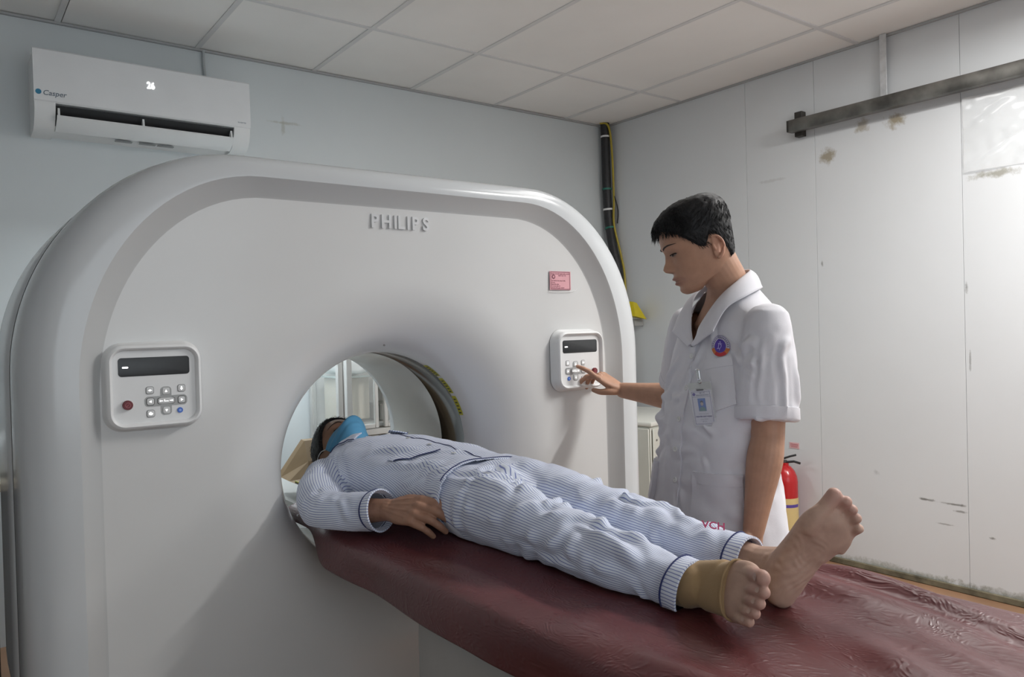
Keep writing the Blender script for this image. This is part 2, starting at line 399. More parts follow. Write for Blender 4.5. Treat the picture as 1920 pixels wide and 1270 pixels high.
# inspection sticker
stk = MB().box((-2.1375, FY-0.0006, 1.470), (0.094, 0.0012, 0.064), mi=0)
for (x, z, w, h) in ((-2.1375, 1.499, 0.086, 0.0022), (-2.1375, 1.4405, 0.086, 0.0022), (-2.180, 1.470, 0.0018, 0.060), (-2.095, 1.470, 0.0018, 0.060)):
    stk.box((x, FY-0.0013, z), (w, 0.0006, h), mi=1)
stk.lathe((-2.168, FY-0.0011, 1.483), (0, -1, 0), [(0.0078, 0), (0.0078, 0.0005)], 20, mi=1)
stk.lathe((-2.168, FY-0.0016, 1.483), (0, -1, 0), [(0.0035, 0), (0.0035, 0.0004)], 12, mi=0)
for (t, x, z, s) in (('TRUNG TÂM KIỂM ĐỊNH HIỆU CHUẨN', -2.1375, 1.4925, 0.0048), ('THIẾT BỊ Y TẾ', -2.130, 1.4865, 0.0055)):
    stk.text(t, s, (x, FY-0.0012, z), XR, ZU, 0.0004, 2)
for k, t in enumerate(('Tên thiết bị: Máy chụp cắt lớp', 'Số máy:', 'Ngày kiểm định:', 'Tem kiểm định số:', 'Hiệu lực đến ngày: 12/2023')):
    stk.text(t, 0.0050, (-2.1775, FY-0.0012, 1.4695-0.0061*k), XR, ZU, 0.0004, 2, 'LEFT')
obj('inspection_sticker', stk, [mat('sticker_pink', (0.70, 0.36, 0.40), 0.6, var=0.05, vscale=30), mat('sticker_frame', (0.22, 0.07, 0.10), 0.6), mat('sticker_print', (0.25, 0.08, 0.11), 0.6)], ct, smooth=False, label='pink inspection sticker with dark red print')
obj('film_edge', MB().tube([(-2.193, FY-0.001, 1.4335), (-2.150, FY-0.001, 1.4305), (-2.09, FY-0.001, 1.432), (-2.072, FY-0.001, 1.436), (-2.061, FY-0.001, 1.444)], 0.0009, 6), mat('clear_film_edge', (0.85, 0.86, 0.86), 0.1, spec=0.8), ct)

def control_pad(cx, mir):
    cz = 1.195; W, HH = 0.212, 0.200
    s = -1 if mir else 1
    P = lambda u, v: (cx+s*u*1.10, v*1.10+cz-0.001)
    pad = MB()
    X = (1, 0, 0); Y = (0, 0, 1)
    # raised frame: ring sections so that the middle is sunk
    def ring(w, h, r, y):
        o = []
        for (sx, sz, a0) in ((1, 1, 0), (-1, 1, 90), (-1, -1, 180), (1, -1, 270)):
            for k in range(9):
                a = math.radians(a0+90*k/8); o.append((cx+sx*(w/2-r)+r*math.cos(a), y, cz+sz*(h/2-r)+r*math.sin(a)))
        return o
    secs = [(0.226, 0.214, 0.046, -1.945), (0.220, 0.208, 0.044, -1.953), (0.214, 0.202, 0.041, -1.958), (0.212, 0.200, 0.040, -1.968), (0.210, 0.198, 0.038, -1.976), (0.204, 0.192, 0.036, -1.981), (0.197, 0.185, 0.033, -1.983),
            (0.190, 0.178, 0.030, -1.981), (0.185, 0.173, 0.027, -1.976), (0.183, 0.171, 0.026, -1.972)]
    rg = [ring(*q) for q in secs]; n = len(rg[0]); V = [p for r_ in rg for p in r_]
    F = [(i*n+j, i*n+(j+1) % n, (i+1)*n+(j+1) % n, (i+1)*n+j)[::-1] for i in range(len(rg)-1) for j in range(n)]
    F.append(tuple((len(rg)-1)*n+j for j in range(n)))
    pad.add(V, F)
    side = 'far' if mir else 'near'
    p = obj('control_pad', pad, M_white, ct, angle=50)
    fy = -1.972
    def rb(name, u, v, w, h, r, d, m, extra=None, lab=None):
        b = MB(); x, z = P(u, v)
        b.rrect((x, fy, z), X, Y, w+0.0022, h+0.0022, r+0.001, 0.0006, mi=1)
        b.rrect((x, fy-0.0004, z), X, Y, w, h, r, d, 0.0007, mi=0)
        if extra: extra(b, x, z, fy-0.0004-d)
        return obj(name, b, m, p, angle=40, label=lab)
    def poly(b, x, z, y, pts, mi=2): b.add([(x+a, y-0.0003, z+c) for a, c in pts], [tuple(range(len(pts)))], mi)
    # display window with one lit dash
    d = MB(); d.rrect((cx, fy, cz+0.0475), X, Y, 0.158, 0.044, 0.0075, 0.0010, 0.0004)
    dp = obj('display', d, M_display, p)
    obj('display_dash', MB().rrect((cx-0.0640, fy-0.0010, cz+0.0470), X, Y, 0.0130, 0.0040, 0.0019, 0.0004), M_lit, ct, label='lit white dash on the dark display')
    # grey cross under the move buttons
    g = MB(); x, z = P(0.0215, -0.0325)
    g.rrect((x, fy, z), X, Y, 0.096, 0.0245, 0.0090, 0.0006); g.rrect((x, fy-0.0001, z), X, Y, 0.0245, 0.068, 0.0085, 0.0006)
    obj('button_cross', g, M_btnpad, p)
    mm = [M_btn, M_btnedge, M_icon]
    q = 0.0160
    tri = lambda dx, dz: [(dx*0.0035, dz*0.0035), (-dx*0.0022-dz*0.003, -dz*0.0022+dx*0.003), (-dx*0.0022+dz*0.003, -dz*0.0022-dx*0.003)]
    rb('button', 0.0215, -0.0115, q, q, 0.004, 0.0016, mm, lambda b, x, z, y: poly(b, x, z, y, tri(0, 1)))
    rb('button', 0.0215, -0.0535, q, q, 0.004, 0.0016, mm, lambda b, x, z, y: poly(b, x, z, y, tri(0, -1)))
    rb('button', -0.0105, -0.0325, q, q, 0.004, 0.0016, mm, lambda b, x, z, y: poly(b, x, z, y, tri(-1, 0)))
    rb('button', 0.0535, -0.0325, q, q, 0.004, 0.0016, mm, lambda b, x, z, y: poly(b, x, z, y, tri(1, 0)))
    def ctr(b, x, z, y):
        for c0, pts in ((-0.0115, [(-0.0045, 0), (-0.001, 0.0022), (-0.001, 0.0009), (0.0035, 0.0009), (0.0035, -0.0009), (-0.001, -0.0009), (-0.001, -0.0022)]),
                        (0, [(-0.0048, 0.003), (-0.0032, 0.003), (-0.0032, -0.0004), (0.0052, -0.0004), (0.0052, -0.0018), (-0.0048, -0.0018)]),
                        (0.0115, [(0.0045, 0), (0.001, -0.0022), (0.001, -0.0009), (-0.0035, -0.0009), (-0.0035, 0.0009), (0.001, 0.0009), (0.001, 0.0022)])):
            poly(b, x+c0, z, y, pts)
    rb('button', 0.0215, -0.0325, 0.037, 0.0135, 0.004, 0.0016, mm, ctr)
    rb('button', -0.0110, -0.0080, q, q, 0.004, 0.0016, mm, lambda b, x, z, y: poly(b, x, z, y, [(-0.005, 0), (-0.0015, 0.0012), (0, 0.0028), (0.0015, 0.0012), (0.005, 0), (0.0015, -0.0012), (0, -0.0026), (-0.0015, -0.0012)]))
    rb('button', 0.0535, -0.0070, q, q, 0.004, 0.0016, mm, lambda b, x, z, y: poly(b, x, z, y, [(0, 0.0050), (0.0016, 0.0030), (0.0014, 0.001), (0.0033, -0.0020), (0.0013, -0.0020), (0.001, -0.0045), (-0.001, -0.0045), (-0.0013, -0.0020), (-0.0033, -0.0020), (-0.0014, 0.001), (-0.0016, 0.0030)]))
    rb('button', -0.0105, -0.0585, q, q, 0.004, 0.0016, mm, lambda b, x, z, y: poly(b, x, z, y, [(-0.0045, 0.0015), (-0.001, 0.0038), (0.0012, 0.0032), (0.0012, 0.0015), (0.0045, 0.0012), (0.0045, -0.0014), (0.001, -0.0036), (-0.0025, -0.0032), (-0.0045, -0.001)]))
    x, z = P(-0.0560, -0.0365)
    b = MB().lathe((x, fy, z), (0, -1, 0), [(0.0135, 0), (0.0135, 0.0012), (0.0128, 0.0018)], 28, mi=2)
    b.lathe((x, fy-0.001, z), (0, -1, 0), [(0.0112, 0), (0.0112, 0.007), (0.0100, 0.0085)], 28, mi=0)
    yy = fy-0.0099
    th = np.linspace(0, 2*PI, 25); b.tube([(x+0.0055*math.cos(t), yy, z+0.0055*math.sin(t)) for t in th], 0.0006, 5, mi=1)
    b.tube([(x-0.0038, yy, z-0.0038), (x+0.0038, yy, z+0.0038)], 0.0006, 5, mi=1); b.tube([(x-0.0030, yy, z-0.0015), (x, yy, z+0.0035), (x+0.0032, yy, z-0.0015), (x-0.0030, yy, z-0.0015)], 0.0005, 5, mi=1)
    obj('stop_button', b, [M_red, M_redicon, M_white], p, label='round dark red stop button')
    x, z = P(0.0495, -0.0555)
    b = MB().lathe((x, fy, z), (0, -1, 0), [(0.0066, 0), (0.0066, 0.0018), (0.006, 0.0024)], 24, mi=0)
    b.rrect((x, fy-0.0024, z), X, Y, 0.0058, 0.0058, 0.002, 0.0003, mi=1)
    obj('blue_button', b, [M_blue, M_blueicon], p, label='small round blue button')
    return p
control_pad(-3.440, False)
control_pad(-2.074, True)

# ------------------------------------------------------------------ patient table
TX = -2.72
tb = thing('patient_table', (TX, -3.2, 0.0), 'pale scanner couch under the maroon sheet, running into the bore', 'table')
def slab(rows, mi=0):
    """rows: per y a closed list of (x, z)"""
    n = len(rows[0][1]); V = [(x, y, z) for y, r_ in rows for x, z in r_]
    F = [(i*n+j, i*n+(j+1) % n, (i+1)*n+(j+1) % n, (i+1)*n+j) for i in range(len(rows)-1) for j in range(n)]
    F.append(tuple(reversed(range(n)))); F.append(tuple((len(rows)-1)*n+j for j in range(n)))
    return V, F
def cradle_sec(hw, cx=GX):
    a = np.linspace(-1, 1, 13)
    top = [(cx+hw*t, 0.742+0.012*t*t) for t in a]; bot = [(cx+hw*t*0.94, 0.690+0.035*abs(t)**3) for t in a[::-1]]
    return top+bot
V, F = slab([(y, cradle_sec(0.185 if y > -1.9 else 0.215)) for y in (-0.95, -1.0, -1.85, -1.95, -3.0, -4.25)])
obj('cradle', MB().add(V, F), mat('cradle_grey', (0.45, 0.45, 0.44), 0.4, var=0.05), tb)
def couch_sec(hx, z0, z1, r=0.05, cx=-2.76):
    o = []
    for (sx, sz, a0) in ((1, 1, 0), (-1, 1, 90), (-1, -1, 180), (1, -1, 270)):
        for k in range(6):
            a = math.radians(a0+18*k); o.append((cx+sx*(hx-r)+r*math.cos(a), (z0+z1)/2+sz*((z1-z0)/2-r)+r*math.sin(a)))
    return o
rows = [(-2.335, couch_sec(0.10, 0.50, 0.66)), (-2.345, couch_sec(0.16, 0.46, 0.668)), (-2.37, couch_sec(0.205, 0.42, 0.672)), (-2.42, couch_sec(0.235, 0.36, 0.674)), (-2.52, couch_sec(0.245, 0.28, 0.674)),
        (-2.66, couch_sec(0.247, 0.16, 0.674)), (-2.80, couch_sec(0.247, 0.06, 0.674)), (-3.0, couch_sec(0.247, 0.0, 0.674)), (-4.1, couch_sec(0.247, 0.0, 0.674)), (-4.16, couch_sec(0.22, 0.02, 0.62))]
V, F = slab(rows)
obj('couch_body', MB().add(V, F), mat('couch_cover', (0.42, 0.41, 0.39), 0.35, var=0.04), tb)

# ------------------------------------------------------------------ maroon vinyl sheet
def vinyl_mat():
    m = mat('maroon_vinyl', (0.135, 0.022, 0.028), 0.36, spec=0.65, coat=0.0); nt = m.node_tree; b = pr(m)
    tc = nt.nodes.new('ShaderNodeTexCoord')
    mp = nt.nodes.new('ShaderNodeMapping'); mp.inputs['Scale'].default_value = (1.0, 0.55, 1.0); mp.inputs['Rotation'].default_value = (0, 0, 0.6)
    nt.links.new(tc.outputs['Object'], mp.inputs[0])
    dn = nt.nodes.new('ShaderNodeTexNoise'); dn.inputs['Scale'].default_value = 9; nt.links.new(mp.outputs[0], dn.inputs['Vector'])
    va = nt.nodes.new('ShaderNodeVectorMath'); va.operation = 'MULTIPLY_ADD'; va.inputs[1].default_value = (0.25, 0.25, 0.25)
    nt.links.new(dn.outputs['Color'], va.inputs[0]); nt.links.new(mp.outputs[0], va.inputs[2])
    n1 = nt.nodes.new('ShaderNodeTexNoise'); n1.inputs['Scale'].default_value = 85; n1.inputs['Detail'].default_value = 3; n1.inputs['Roughness'].default_value = 0.55
    n1.noise_type = 'RIDGED_MULTIFRACTAL'
    nt.links.new(va.outputs[0], n1.inputs['Vector'])
    bp = nt.nodes.new('ShaderNodeBump'); bp.inputs['Strength'].default_value = 0.75; bp.inputs['Distance'].default_value = 0.0018
    nt.links.new(n1.outputs['Fac'], bp.inputs['Height']); nt.links.new(bp.outputs['Normal'], b.inputs['Normal'])
    n3 = nt.nodes.new('ShaderNodeTexNoise'); n3.inputs['Scale'].default_value = 5; n3.inputs['Detail'].default_value = 6; nt.links.new(tc.outputs['Object'], n3.inputs['Vector'])
    r = nt.nodes.new('ShaderNodeValToRGB'); r.color_ramp.elements[0].position = 0.3; r.color_ramp.elements[1].position = 0.72
    r.color_ramp.elements[0].color = (0.095, 0.020, 0.023, 1); r.color_ramp.elements[1].color = (0.14, 0.036, 0.038, 1)
    nt.links.new(n3.outputs['Fac'], r.inputs['Fac']); nt.links.new(r.outputs[0], b.inputs['Base Color'])
    return m
def sheet():
    NY, NX = 300, 110
    ys = np.linspace(-1.62, -4.22, NY)
    prof = np.array([(-0.330, 0.690), (-0.330, 0.712), (-0.328, 0.740), (-0.321, 0.762), (-0.304, 0.776), (-0.26, 0.786), (-0.16, 0.795), (-0.05, 0.797), (0.05, 0.799), (0.15, 0.801), (0.23, 0.803), (0.28, 0.804), (0.305, 0.800), (0.318, 0.786), (0.326, 0.757), (0.331, 0.71), (0.334, 0.665)])
    sec = catmull(np.c_[prof, np.zeros(len(prof))], NX)[:, :2]
    P = np.zeros((NY, NX, 3))
    for i, y in enumerate(ys):
        k = float(sstep(-2.05, -1.78, y))       # 0 outside .. 1 inside the bore
        x = sec[:, 0].copy(); z = sec[:, 1].copy()
        xl = x < 0
        x = np.where(xl, x*(1-0.16*k), x*(1-0.22*k)-0.0*k)
        z = z+np.where(z < 0.775, (0.775-z)*0.60*k, 0)
        P[i, :, 0] = TX+x; P[i, :, 1] = y; P[i, :, 2] = z
    Q = P.reshape(-1, 3); X, Y, Z = Q[:, 0], Q[:, 1], Q[:, 2]
    n = vnoise(np.c_[X*4, Y*1.3, Z*0], 2.2, 1)*0.006+vnoise(np.c_[X*10, Y*4, Z*0], 2.0, 2)*0.0025
    topm = sstep(0.74, 0.785, Z)*sstep(-1.9, -2.3, Y)
    dz = n*topm
    # long folds across the foot end and towards the far edge
    for (xa, ya, xb, yb, w, h) in ((-2.45, -3.05, -2.55, -3.75, 0.022, 0.020), (-2.50, -3.02, -2.66, -3.75, 0.030, 0.014), (-2.58, -3.2, -2.78, -3.8, 0.030, 0.012),
                                   (-2.70, -3.28, -2.90, -3.75, 0.028, 0.014), (-2.98, -3.05, -2.97, -3.7, 0.03, 0.012), (-2.44, -2.2, -2.46, -2.95, 0.02, 0.012), (-2.97, -2.2, -2.96, -2.9, 0.022, 0.006)):
        d = np.array([xb-xa, yb-ya]); L = np.linalg.norm(d); d /= L
        t = (X-xa)*d[0]+(Y-ya)*d[1]; s = (X-xa)*-d[1]+(Y-ya)*d[0]
        s = s+0.012*np.sin(t*11+xa*40)
        dz = dz+h*np.exp(-(s/w)**2)*sstep(-0.05, 0.15, t)*sstep(L+0.1, L-0.15, t)*sstep(0.74, 0.782, Z)
    Z = Z+dz
    side = sstep(0.775, 0.71, Q[:, 2])
    X = X+side*np.where(X < TX, -1, 1)*(0.008*np.sin(Y*9)+0.006*vnoise(Q, 6, 5))*sstep(-1.9, -2.2, Y)
    P = np.stack([X, Y, Z], 1)
    F = [(i*NX+j, i*NX+j+1, (i+1)*NX+j+1, (i+1)*NX+j) for i in range(NY-1) for j in range(NX-1)]
    b = MB().add(P, F)
    o = obj('vinyl_sheet', b, vinyl_mat(), angle=None)
    md = o.modifiers.new('thickness', 'SOLIDIFY'); md.thickness = 0.004; md.offset = -1
    tag(o, 'creased dark maroon vinyl sheet spread over the scanner couch under the patient', 'sheet')
    return P.reshape(NY, NX, 3)
SHEET = sheet()

# ------------------------------------------------------------------ air conditioner
ac = thing('air_conditioner', (-3.06, 0.0, 2.21), 'white split air conditioner on the back wall above the scanner, flap open', 'air conditioner')
ax0, ax1 = -3.498, -2.600
def acprof(inset=0.0):
    p = [(0.0, 2.540), (-0.150, 2.542), (-0.185, 2.536), (-0.198, 2.520), (-0.203, 2.44), (-0.205, 2.345), (-0.203, 2.318)]
    return p
def extr(prof, x0, x1, closed=True, mi=0, b=None):
    b = b or MB(); n = len(prof)
    V = [(x0, y, z) for y, z in prof]+[(x1, y, z) for y, z in prof]
    F = [(i, (i+1) % n, n+(i+1) % n, n+i) for i in range(n if closed else n-1)]
    if closed: F += [tuple(reversed(range(n))), tuple(range(n, 2*n))]
    return b.add(V, F, mi)
body = [(0.0, 2.530), (-0.14, 2.534), (-0.185, 2.530), (-0.185, 2.318), (-0.150, 2.312), (-0.128, 2.300), (-0.115, 2.262), (-0.080, 2.226), (0.0, 2.214)]
b = extr(body, ax0+0.075, ax1-0.075)
cheek = [(0.0, 2.530), (-0.14, 2.534), (-0.185, 2.530), (-0.200, 2.318), (-0.196, 2.290), (-0.182, 2.258), (-0.155, 2.228), (-0.115, 2.212), (0.0, 2.206)]
extr(cheek, ax0, ax0+0.0765, b=b); extr(cheek, ax1-0.0765, ax1, b=b)
obj('casing', b, [M_white], ac, angle=35)
fp = [(-0.182, 2.545), (-0.192, 2.545), (-0.200, 2.538), (-0.204, 2.44), (-0.206, 2.345), (-0.204, 2.325), (-0.198, 2.318), (-0.182, 2.318)]
bm_ = extr(fp, ax0-0.002, ax1+0.002)
obj('front_panel', bm_, mat('ac_panel', (0.82, 0.83, 0.84), 0.22, var=0.02), ac, angle=25)
b = MB().box(((ax0+ax1)/2, -0.135, 2.300), (ax1-ax0-0.16, 0.07, 0.030), 0)
obj('outlet_slot', extr([(-0.188, 2.312), (-0.160, 2.262), (-0.118, 2.240), (-0.08, 2.29), (-0.10, 2.316)], ax0+0.078, ax1-0.078), M_black, ac, smooth=False, label='dark air outlet slot')
fl = extr([(-0.208, 2.262), (-0.190, 2.246), (-0.150, 2.222), (-0.128, 2.215), (-0.127, 2.219), (-0.150, 2.230), (-0.192, 2.254), (-0.205, 2.268)], ax0+0.080, ax1-0.080)
obj('louver_flap', fl, M_white, ac, angle=30)
for x in (ax0+0.088, (ax0+ax1)/2-0.03, ax1-0.09):
    obj('flap_arm', extr([(-0.204, 2.268), (-0.196, 2.300), (-0.176, 2.286), (-0.182, 2.256)], x-0.004, x+0.004), M_white, ac, smooth=False)
N_ac = (0, -1, 0)
d = MB().text('26', 0.042, (-3.045, -0.2045, 2.453), XR, ZU, 0.0006, sx=0.8, bold=0.0008)
obj('digit_display', d, M_lit, ac, smooth=False, label='lit white temperature digits')
lg = MB().text('Casper', 0.030, (-3.425, -0.2062, 2.355), XR, ZU, 0.0006, 0, 'CENTER', bold=0.0002, sx=1.0, shear=0.2)
obj('logo_dot', MB().lathe((-3.483, -0.2062, 2.357), N_ac, [(0.011, 0), (0.011, 0.0006)], 20), mat('logo_blue', (0.03, 0.22, 0.38), 0.5), ac, smooth=False)
obj('small_print', MB().text('INVERTER', 0.009, (-2.640, -0.2060, 2.343), XR, ZU, 0.0004, 0), mat('logo_grey', (0.12, 0.16, 0.20), 0.5), ac, smooth=False)
obj('logo_print', lg, [mat('logo_grey', (0.12, 0.16, 0.20), 0.5), mat('logo_blue', (0.03, 0.22, 0.38), 0.5)], ac, smooth=False)
b = MB()
for x in (-3.14, -3.04, -2.96): b.box((x, -0.07, 2.2165), (0.07, 0.022, 0.003))
obj('drip_label', b, mat('label_grey', (0.35, 0.36, 0.36), 0.6), ac, smooth=False)
tag(obj('conduit_wire', MB().tube(catmull([(-2.757, -0.012, H), (-2.757, -0.012, 2.66), (-2.748, -0.012, 2.57), (-2.742, -0.03, 2.535)], 14), 0.007, 8), mat('wire_grey', (0.45, 0.48, 0.49), 0.5, var=0.05)), 'thin grey cable dropping from the ceiling to the air conditioner', 'cable')

# ------------------------------------------------------------------ steel rail and strut on the right wall
M_steel = mat('mill_steel', (0.20, 0.195, 0.18), 0.42, metal=0.75, var=0.5, vscale=9, bump=0.06, bscale=40)
M_rust = mat('dark_steel', (0.06, 0.055, 0.05), 0.6, metal=0.4, var=0.3, vscale=30)
ra = thing('steel_rail', (-0.06, -3.0, 2.37), 'long bare steel door rail high on the right wall', 'rail')
b = MB().box((-0.068, -3.04, 2.378), (0.052, 3.06, 0.066), 0.006, 2)
obj('box_section', b, M_steel, ra, angle=30)
b = MB().box((-0.0955, -1.513, 2.378), (0.004, 0.006, 0.060)); b.box((-0.068, -1.508, 2.378), (0.048, 0.004, 0.060))
obj('end_plate', b, M_rust, ra, smooth=False)
for y in (-1.545, -3.2):
    obj('wall_bracket', MB().box((-0.021, y, 2.392), (0.042, 0.045, 0.135), 0.002, 1), M_rust, ra, angle=30)
sb = MB().box((-0.017, -2.004, 2.560), (0.034, 0.005, 0.345), 0.001, 1); sb.box((-0.0345, -2.018, 2.560), (0.005, 0.034, 0.345), 0.001, 1)
tag(obj('angle_strut', sb, mat('galvanised', (0.62, 0.63, 0.64), 0.4, metal=0.2, var=0.15, vscale=25), angle=30), 'short pale metal angle strut hanging from the ceiling above the rail', 'strut')
# clear film taped to the wall
def film():
    ny, nz = 46, 40; Y = np.linspace(-2.372, -2.95, ny); Zz = np.linspace(1.98, 2.325, nz)
    yy, zz = np.meshgrid(Y, Zz, indexing='ij'); q = np.c_[yy.ravel(), zz.ravel(), 0*yy.ravel()]
    dx = 0.004+0.012*np.abs(vnoise(np.c_[q[:, 0]*6, q[:, 1]*16+q[:, 0]*9, q[:, 2]], 1.0, 3))+0.002*vnoise(q, 30, 4)
    V = np.c_[-0.001-dx, q[:, 0], q[:, 1]]
    F = [(i*nz+j, i*nz+j+1, (i+1)*nz+j+1, (i+1)*nz+j) for i in range(ny-1) for j in range(nz-1)]
    m = mat('clear_film', (0.92, 0.94, 0.95), 0.08, spec=1.0, alpha=0.42, bump=0.05, bscale=30)
    o = obj('plastic_film', MB().add(V, F), m, angle=None)
    tag(o, 'crinkled shiny clear plastic film stuck to the right wall under the rail', 'film')
film()

# ------------------------------------------------------------------ duct with cables in the corner
dp_ = thing('cable_bundle', (-0.07, -0.07, 1.3), 'black cable bundle running down the far corner of the room', 'cable')
cl = catmull([(-0.062, -0.06, 2.735), (-0.060, -0.060, 2.50), (-0.058, -0.06, 2.25), (-0.048, -0.062, 2.05), (-0.020-0.03, -0.10, 1.85), (-0.045, -0.14, 1.65), (-0.06, -0.15, 1.2), (-0.10, -0.16, 0.5), (-0.10, -0.16, 0.02)], 60)
obj('black_sleeve', MB().tube(cl, 0.031, 14), mat('corrugated_black', (0.02, 0.02, 0.022), 0.5, var=0.3, vscale=60, bump=0.4, bscale=120), dp_)
yw = catmull([(-0.10, -0.05, 2.735), (-0.065, -0.100, 2.70), (-0.036, -0.098, 2.50), (-0.030, -0.098, 2.2), (-0.036, -0.10, 2.02), (-0.010, -0.135, 1.80), (-0.012, -0.17, 1.6), (-0.03, -0.19, 1.0)], 50)
obj('yellow_wire', MB().tube(yw, 0.0075, 8), mat('wire_yellow', (0.42, 0.33, 0.03), 0.5, var=0.1), dp_, label='thin yellow wire')
obj('dark_wire', MB().tube(catmull([(-0.03, -0.105, 2.22), (-0.010, -0.115, 2.12), (-0.014, -0.11, 2.03)], 16), 0.004, 6), M_black, dp_)
for (i, c) in ((3, M_white), (14, mat('tape_green', (0.02, 0.16, 0.12), 0.5)), (19, M_white), (24, MATS['tape_green'])):
    a = cl[i]; t = cl[i+1]-cl[i]; t /= np.linalg.norm(t)
    obj('cable_tie', MB().tube([a-t*0.006, a+t*0.006], 0.0345, 14), c, dp_)

yb = MB()
Vb = []
for (x, y, z) in ((-0.125, -0.30, 1.475), (-0.085, -0.30, 1.468), (-0.070, -0.33, 1.462), (-0.115, -0.34, 1.470)): Vb.append((x, y, z))
for (x, y, z) in ((-0.165, -0.28, 1.385), (-0.03, -0.27, 1.362), (-0.02, -0.37, 1.350), (-0.150, -0.39, 1.372)): Vb.append((x, y, z))
yb.add(Vb, [(3, 2, 1, 0), (4, 5, 6, 7), (0, 1, 5, 4), (1, 2, 6, 5), (2, 3, 7, 6), (3, 0, 4, 7)])
yl = thing('wall_lamp', (-0.08, -0.33, 1.30), 'small yellow cover on a grey bracket, peeking out right of the scanner', 'lamp')
obj('yellow_cover', yb, mat('yellow_plastic', (0.62, 0.50, 0.005), 0.35, var=0.08, vscale=20), yl, smooth=False)
obj('bracket', MB().box((-0.045, -0.31, 1.33), (0.09, 0.03, 0.05), 0.004, 1), mat('bracket_grey', (0.35, 0.35, 0.34), 0.5), yl)

# ------------------------------------------------------------------ beige electrical cabinet behind the scanner
cb = thing('electrical_cabinet', (-0.62, -0.95, 0.0), 'low beige metal cabinet behind the technician, right of the scanner', 'cabinet')
CH = 0.815
pA = Vector((-0.965, -1.262, 0)); e1 = Vector((0.265, 0.049, 0)).normalized(); e2 = Vector((0.133, 0.247, 0)); e2 = Vector((-e1.y, e1.x, 0))
Rm = Matrix((e1, e2, Vector((0, 0, 1)))).transposed().to_4x4()
cw, cdp = 0.62, 0.60
cc = pA+e1*cw/2+e2*cdp/2
M_beige = mat('beige_enamel', (0.56, 0.56, 0.50), 0.4, var=0.03, vscale=5)
obj('carcass', MB().box(cc+Vector((0, 0, CH/2-0.012)), (cw-0.01, cdp-0.01, CH-0.024), 0.004, 1, M=Rm), M_beige, cb)
obj('top_panel', MB().box(cc+Vector((0, 0, CH-0.012)), (cw+0.012, cdp+0.012, 0.024), 0.006, 2, M=Rm), mat('beige_top', (0.62, 0.62, 0.57), 0.35, var=0.02), cb)
obj('front_panel', MB().box(pA+e1*(cw/2)-e2*0.004+Vector((0, 0, 0.42)), (cw-0.02, 0.008, 0.72), 0.002, 1, M=Rm), M_beige, cb)
obj('side_panel', MB().box(pA+e2*(cdp/2)-e1*0.004+Vector((0, 0, 0.42)), (0.008, cdp-0.02, 0.72), 0.002, 1, M=Rm), M_beige, cb)
M_screw = mat('screw_steel', (0.25, 0.24, 0.22), 0.4, metal=0.8, var=0.1)
for (a, z) in ((0.04, 0.72), (0.04, 0.42)):
    p = pA+e1*a-e2*0.008+Vector((0, 0, z)); obj('screw', MB().lathe(p, -e2, [(0.006, 0), (0.0055, 0.002), (0.002, 0.003)], 12), M_screw, cb)
    p = pA+e2*a*2-e1*0.008+Vector((0, 0, z)); obj('screw', MB().lathe(p, -e1, [(0.006, 0), (0.0055, 0.002), (0.002, 0.003)], 12), M_screw, cb)
vt = MB()
for r_ in range(26):
    for c_ in range(5):
        p = pA+e2*(0.20+0.016*c_)-e1*0.0085+Vector((0, 0, 0.54+0.0075*r_)); vt.box(p, (0.0012, 0.010, 0.004), M=Rm)
obj('vent_holes', vt, M_black, cb, smooth=False)['kind'] = 'stuff'

# ------------------------------------------------------------------ glass cabinet seen through the bore
gc = thing('glass_cabinet', (-1.85, -0.22, 0.0), 'aluminium framed glass cabinet against the back wall, seen through the bore', 'cabinet')
M_alu = mat('aluminium_frame', (0.62, 0.62, 0.60), 0.38, metal=0.25, var=0.05)
M_glass = mat('cabinet_glass', (0.92, 0.96, 0.95), 0.03, alpha=0.16, spec=0.6, var=0.01)
gx0, gx1, gyf, gyb, gh = -2.265, -1.40, -0.385, -0.015, 1.75
for x in (gx0+0.014, gx1-0.014):
    for y in (gyf+0.014, gyb-0.014): obj('post', MB().box((x, y, gh/2), (0.028, 0.028, gh), 0.003, 1), M_alu, gc)
for z in (0.05, 0.80, gh-0.015):
    for y in (gyf+0.014, gyb-0.014): obj('rail', MB().box(((gx0+gx1)/2, y, z), (gx1-gx0-0.06, 0.024, 0.032), 0.003, 1), M_alu, gc)
for x in (gx0+0.012, gx1-0.012): obj('side_pane', MB().box((x, (gyf+gyb)/2, gh/2), (0.004, gyb-gyf-0.06, gh-0.08)), M_glass, gc, smooth=False)
obj('back_board', MB().box(((gx0+gx1)/2, gyb-0.005, gh/2), (gx1-gx0-0.06, 0.004, gh-0.08)), mat('board_white', (0.72, 0.71, 0.68), 0.5, var=0.03), gc, smooth=False)
for (xa, xb) in ((gx0+0.03, -2.045), (-2.012, -1.75), (-1.72, gx1-0.03)):
    dr = MB()
    for x in (xa+0.010, xb-0.010): dr.box((x, gyf+0.008, 1.27), (0.020, 0.020, 0.90), 0.002, 1)
    for z in (0.83, 1.71): dr.box(((xa+xb)/2, gyf+0.008, z), (xb-xa-0.04, 0.018, 0.022), 0.002, 1)
    fr_ = obj('door', dr, M_alu, gc)
    obj('door_pane', MB().box(((xa+xb)/2, gyf+0.008, 1.27), (xb-xa-0.04, 0.004, 0.86)), M_glass, fr_, smooth=False)
    obj('lower_panel', MB().box(((xa+xb)/2, gyf+0.008, 0.43), (xb-xa, 0.008, 0.70), 0.002, 1), M_alu, gc)
